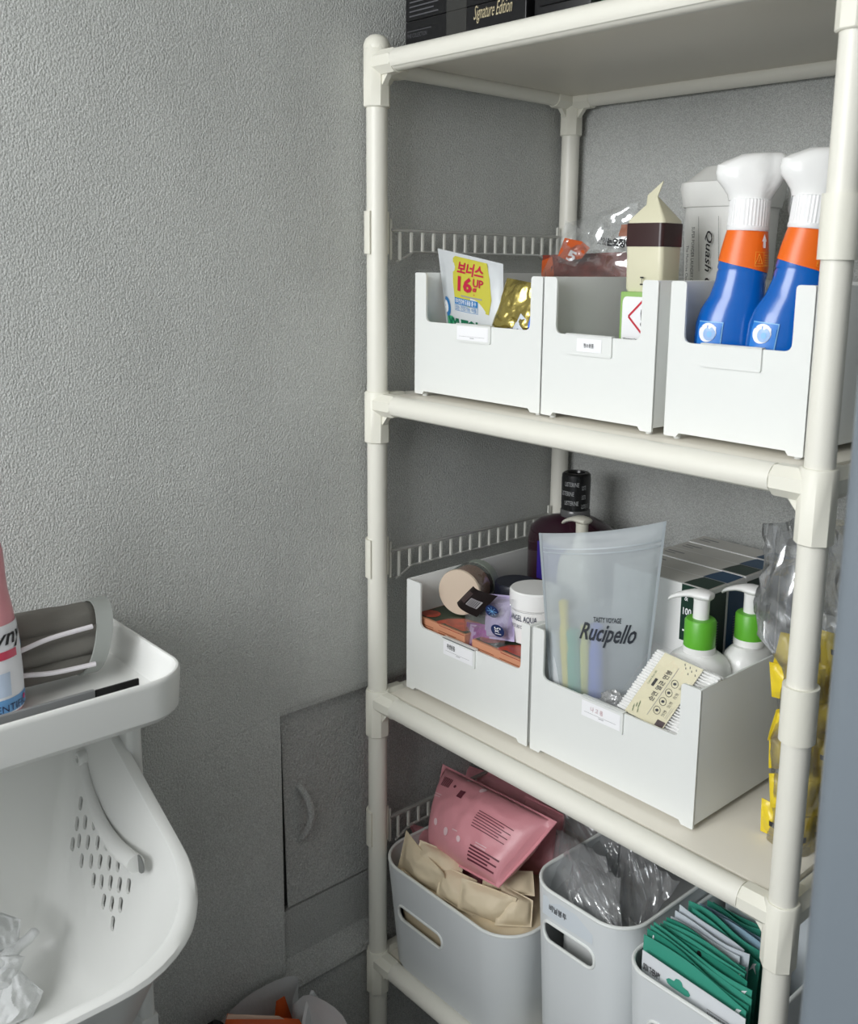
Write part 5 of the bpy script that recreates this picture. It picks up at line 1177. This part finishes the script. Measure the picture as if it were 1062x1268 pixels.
# white hang pack in front
hpk = thing('hang_pack', 'white hanging pack with punched hole at the front of the right bin', 'packet', (.62, .004, ZB4 + .08))
L, Rr = Vector((0.5351, 0.0150, 0.8355)), Vector((0.7074, 0.0150, 0.8298))
L.x = max(L.x, .552)
F, Bk, n = pouch([L + Vector((0, 0, -.16)), Rr + Vector((0, 0, -.16)), Rr, L], .004, .0006, 4, 6, .5, .05, .3)
pk = obj('pack', pouch_bm(F, Bk, 24, 24), mat('matt_silver_white', (222, 225, 228), .3), hpk)
hole = [(0, .35), (.06, .1), (.2, .0), (.8, .0), (.94, .1), (1, .35), (.9, .6), (.68, .65), (.62, .95), (.5, 1.05), (.38, .95), (.32, .65), (.1, .6)]
decal('hang_hole', hpk, F, (.26, .86, .50, .955), m_tl, 6, 4, .0008, hole)
text('print', hpk, F, (.02, .84, .20, .90), 'SKIN THERAPY', m_ink, .02, off=.0010)
text('print', hpk, F, (.66, .80, .98, .86), '식약처허가|의약외품', m_ink, .0, off=.0010); lines('print', hpk, F, [(.66, .875, .98, .88), (.66, .78, .98, .785)], m_grey, .0010)
wp = thing('white_card', 'large pale card standing at the back of the right bin', 'card', (.66, .25, ZB4 + .01)); b = BM(); box(b, .545, .716, .225, .229, ZB4 + .01, .93, .001); obj('card', b, mat('pale_card', (200, 206, 210), .4), wp)
b = BM(); q = []
S = plane((.545, .225, .80), (.171, 0, 0), (0, 0, .13)); 
for k in range(17): q.append(S(.12 + .045 * math.cos(2 * PI * k / 16), .86 + .06 * math.sin(2 * PI * k / 16)) + Vector((0, -.001, 0)))
tube(b, q, .0008, 6); obj('ring_print', b, m_ink, wp)

# ---------------------------------------------------------------- top shelf
T_ = ZL[0] + .0160
m_bk = mat('black_carton', (20, 20, 22), .3); m_bk2 = mat('matt_black_carton', (26, 26, 28), .5)
for k, lb_ in enumerate(('flat black gift box with clear tape, lower one on the top shelf', 'flat black gift box stacked on the lower black box on the top shelf')):
    z0 = T_ + .0505 * k
    t = thing('gift_box', lb_, 'box', (.13, .18, z0), 'black gift boxes on the top shelf')
    b = BM(); box(b, .003, .256, .052, .30, z0, z0 + .050, .0012); obj('carton', b, m_bk, t, False)
    S = plane((.003, .052, z0), (.253, 0, 0), (0, 0, .050))
    decal('clear_tape', t, S, (.37, 0, .54, 1), mat('glossy_tape', (58, 58, 56), .12), 1, 1, .0004)
    if k == 0:
        text('print', t, S, (.60, .50, .90, .98), 'Signature Edition', mat('pale_gold_print', (196, 184, 150), .4), .0, .45, .0008)
        text('print', t, S, (.02, .52, .20, .64), 'FINE COLLECTION', mat('dim_grey_print', (84, 84, 88), .5), 0, off=.0008); lines('print', t, S, [(.02, .70, .24, .72)], mat('dim_grey_print', (84, 84, 88), .5), .0008)
    else: lines('print', t, S, [(.04, .10 + .13 * q, .30 - .04 * (q % 2), .14 + .13 * q) for q in range(6)], mat('dim_grey_print', (84, 84, 88), .5), .0008)
t = thing('black_case', 'black case beside the gift boxes on the top shelf', 'case', (.31, .18, T_)); b = BM(); box(b, .262, .362, .060, .30, T_, T_ + .16, .004); obj('case', b, m_bk2, t); b = BM(); box(b, .275, .350, .056, .061, T_ + .03, T_ + .12, .002); obj('case_panel', b, m_bk, t)
t = thing('green_carton', 'green carton right of the black case on the top shelf', 'box', (.39, .18, T_)); b = BM(); box(b, .366, .410, .075, .25, T_, T_ + .12, .001); obj('carton', b, mat('deep_green', (16, 96, 56), .4), t, False)
S = plane((.366, .075, T_), (.044, 0, 0), (0, 0, .12)); lines('print', t, S, [(.3, .2 + .06 * k, .8, .22 + .06 * k) for k in range(6)], m_card, .0006)
t = thing('white_container', 'white rounded container right of the green carton on the top shelf', 'container', (.46, .18, T_)); b = BM(); lathe(b, [(.030, 0), (.036, .004), (.040, .03), (.040, .11), (.030, .13), (0, .135)], 32, Matrix.Translation((.456, .13, T_))); obj('body', b, m_white, t); b = BM(); lathe(b, [(.0405, .05), (.041, .052), (.041, .095), (.0405, .097)], 32, Matrix.Translation((.456, .13, T_))); obj('label', b, mat('deep_green', (16, 96, 56), .4), t)
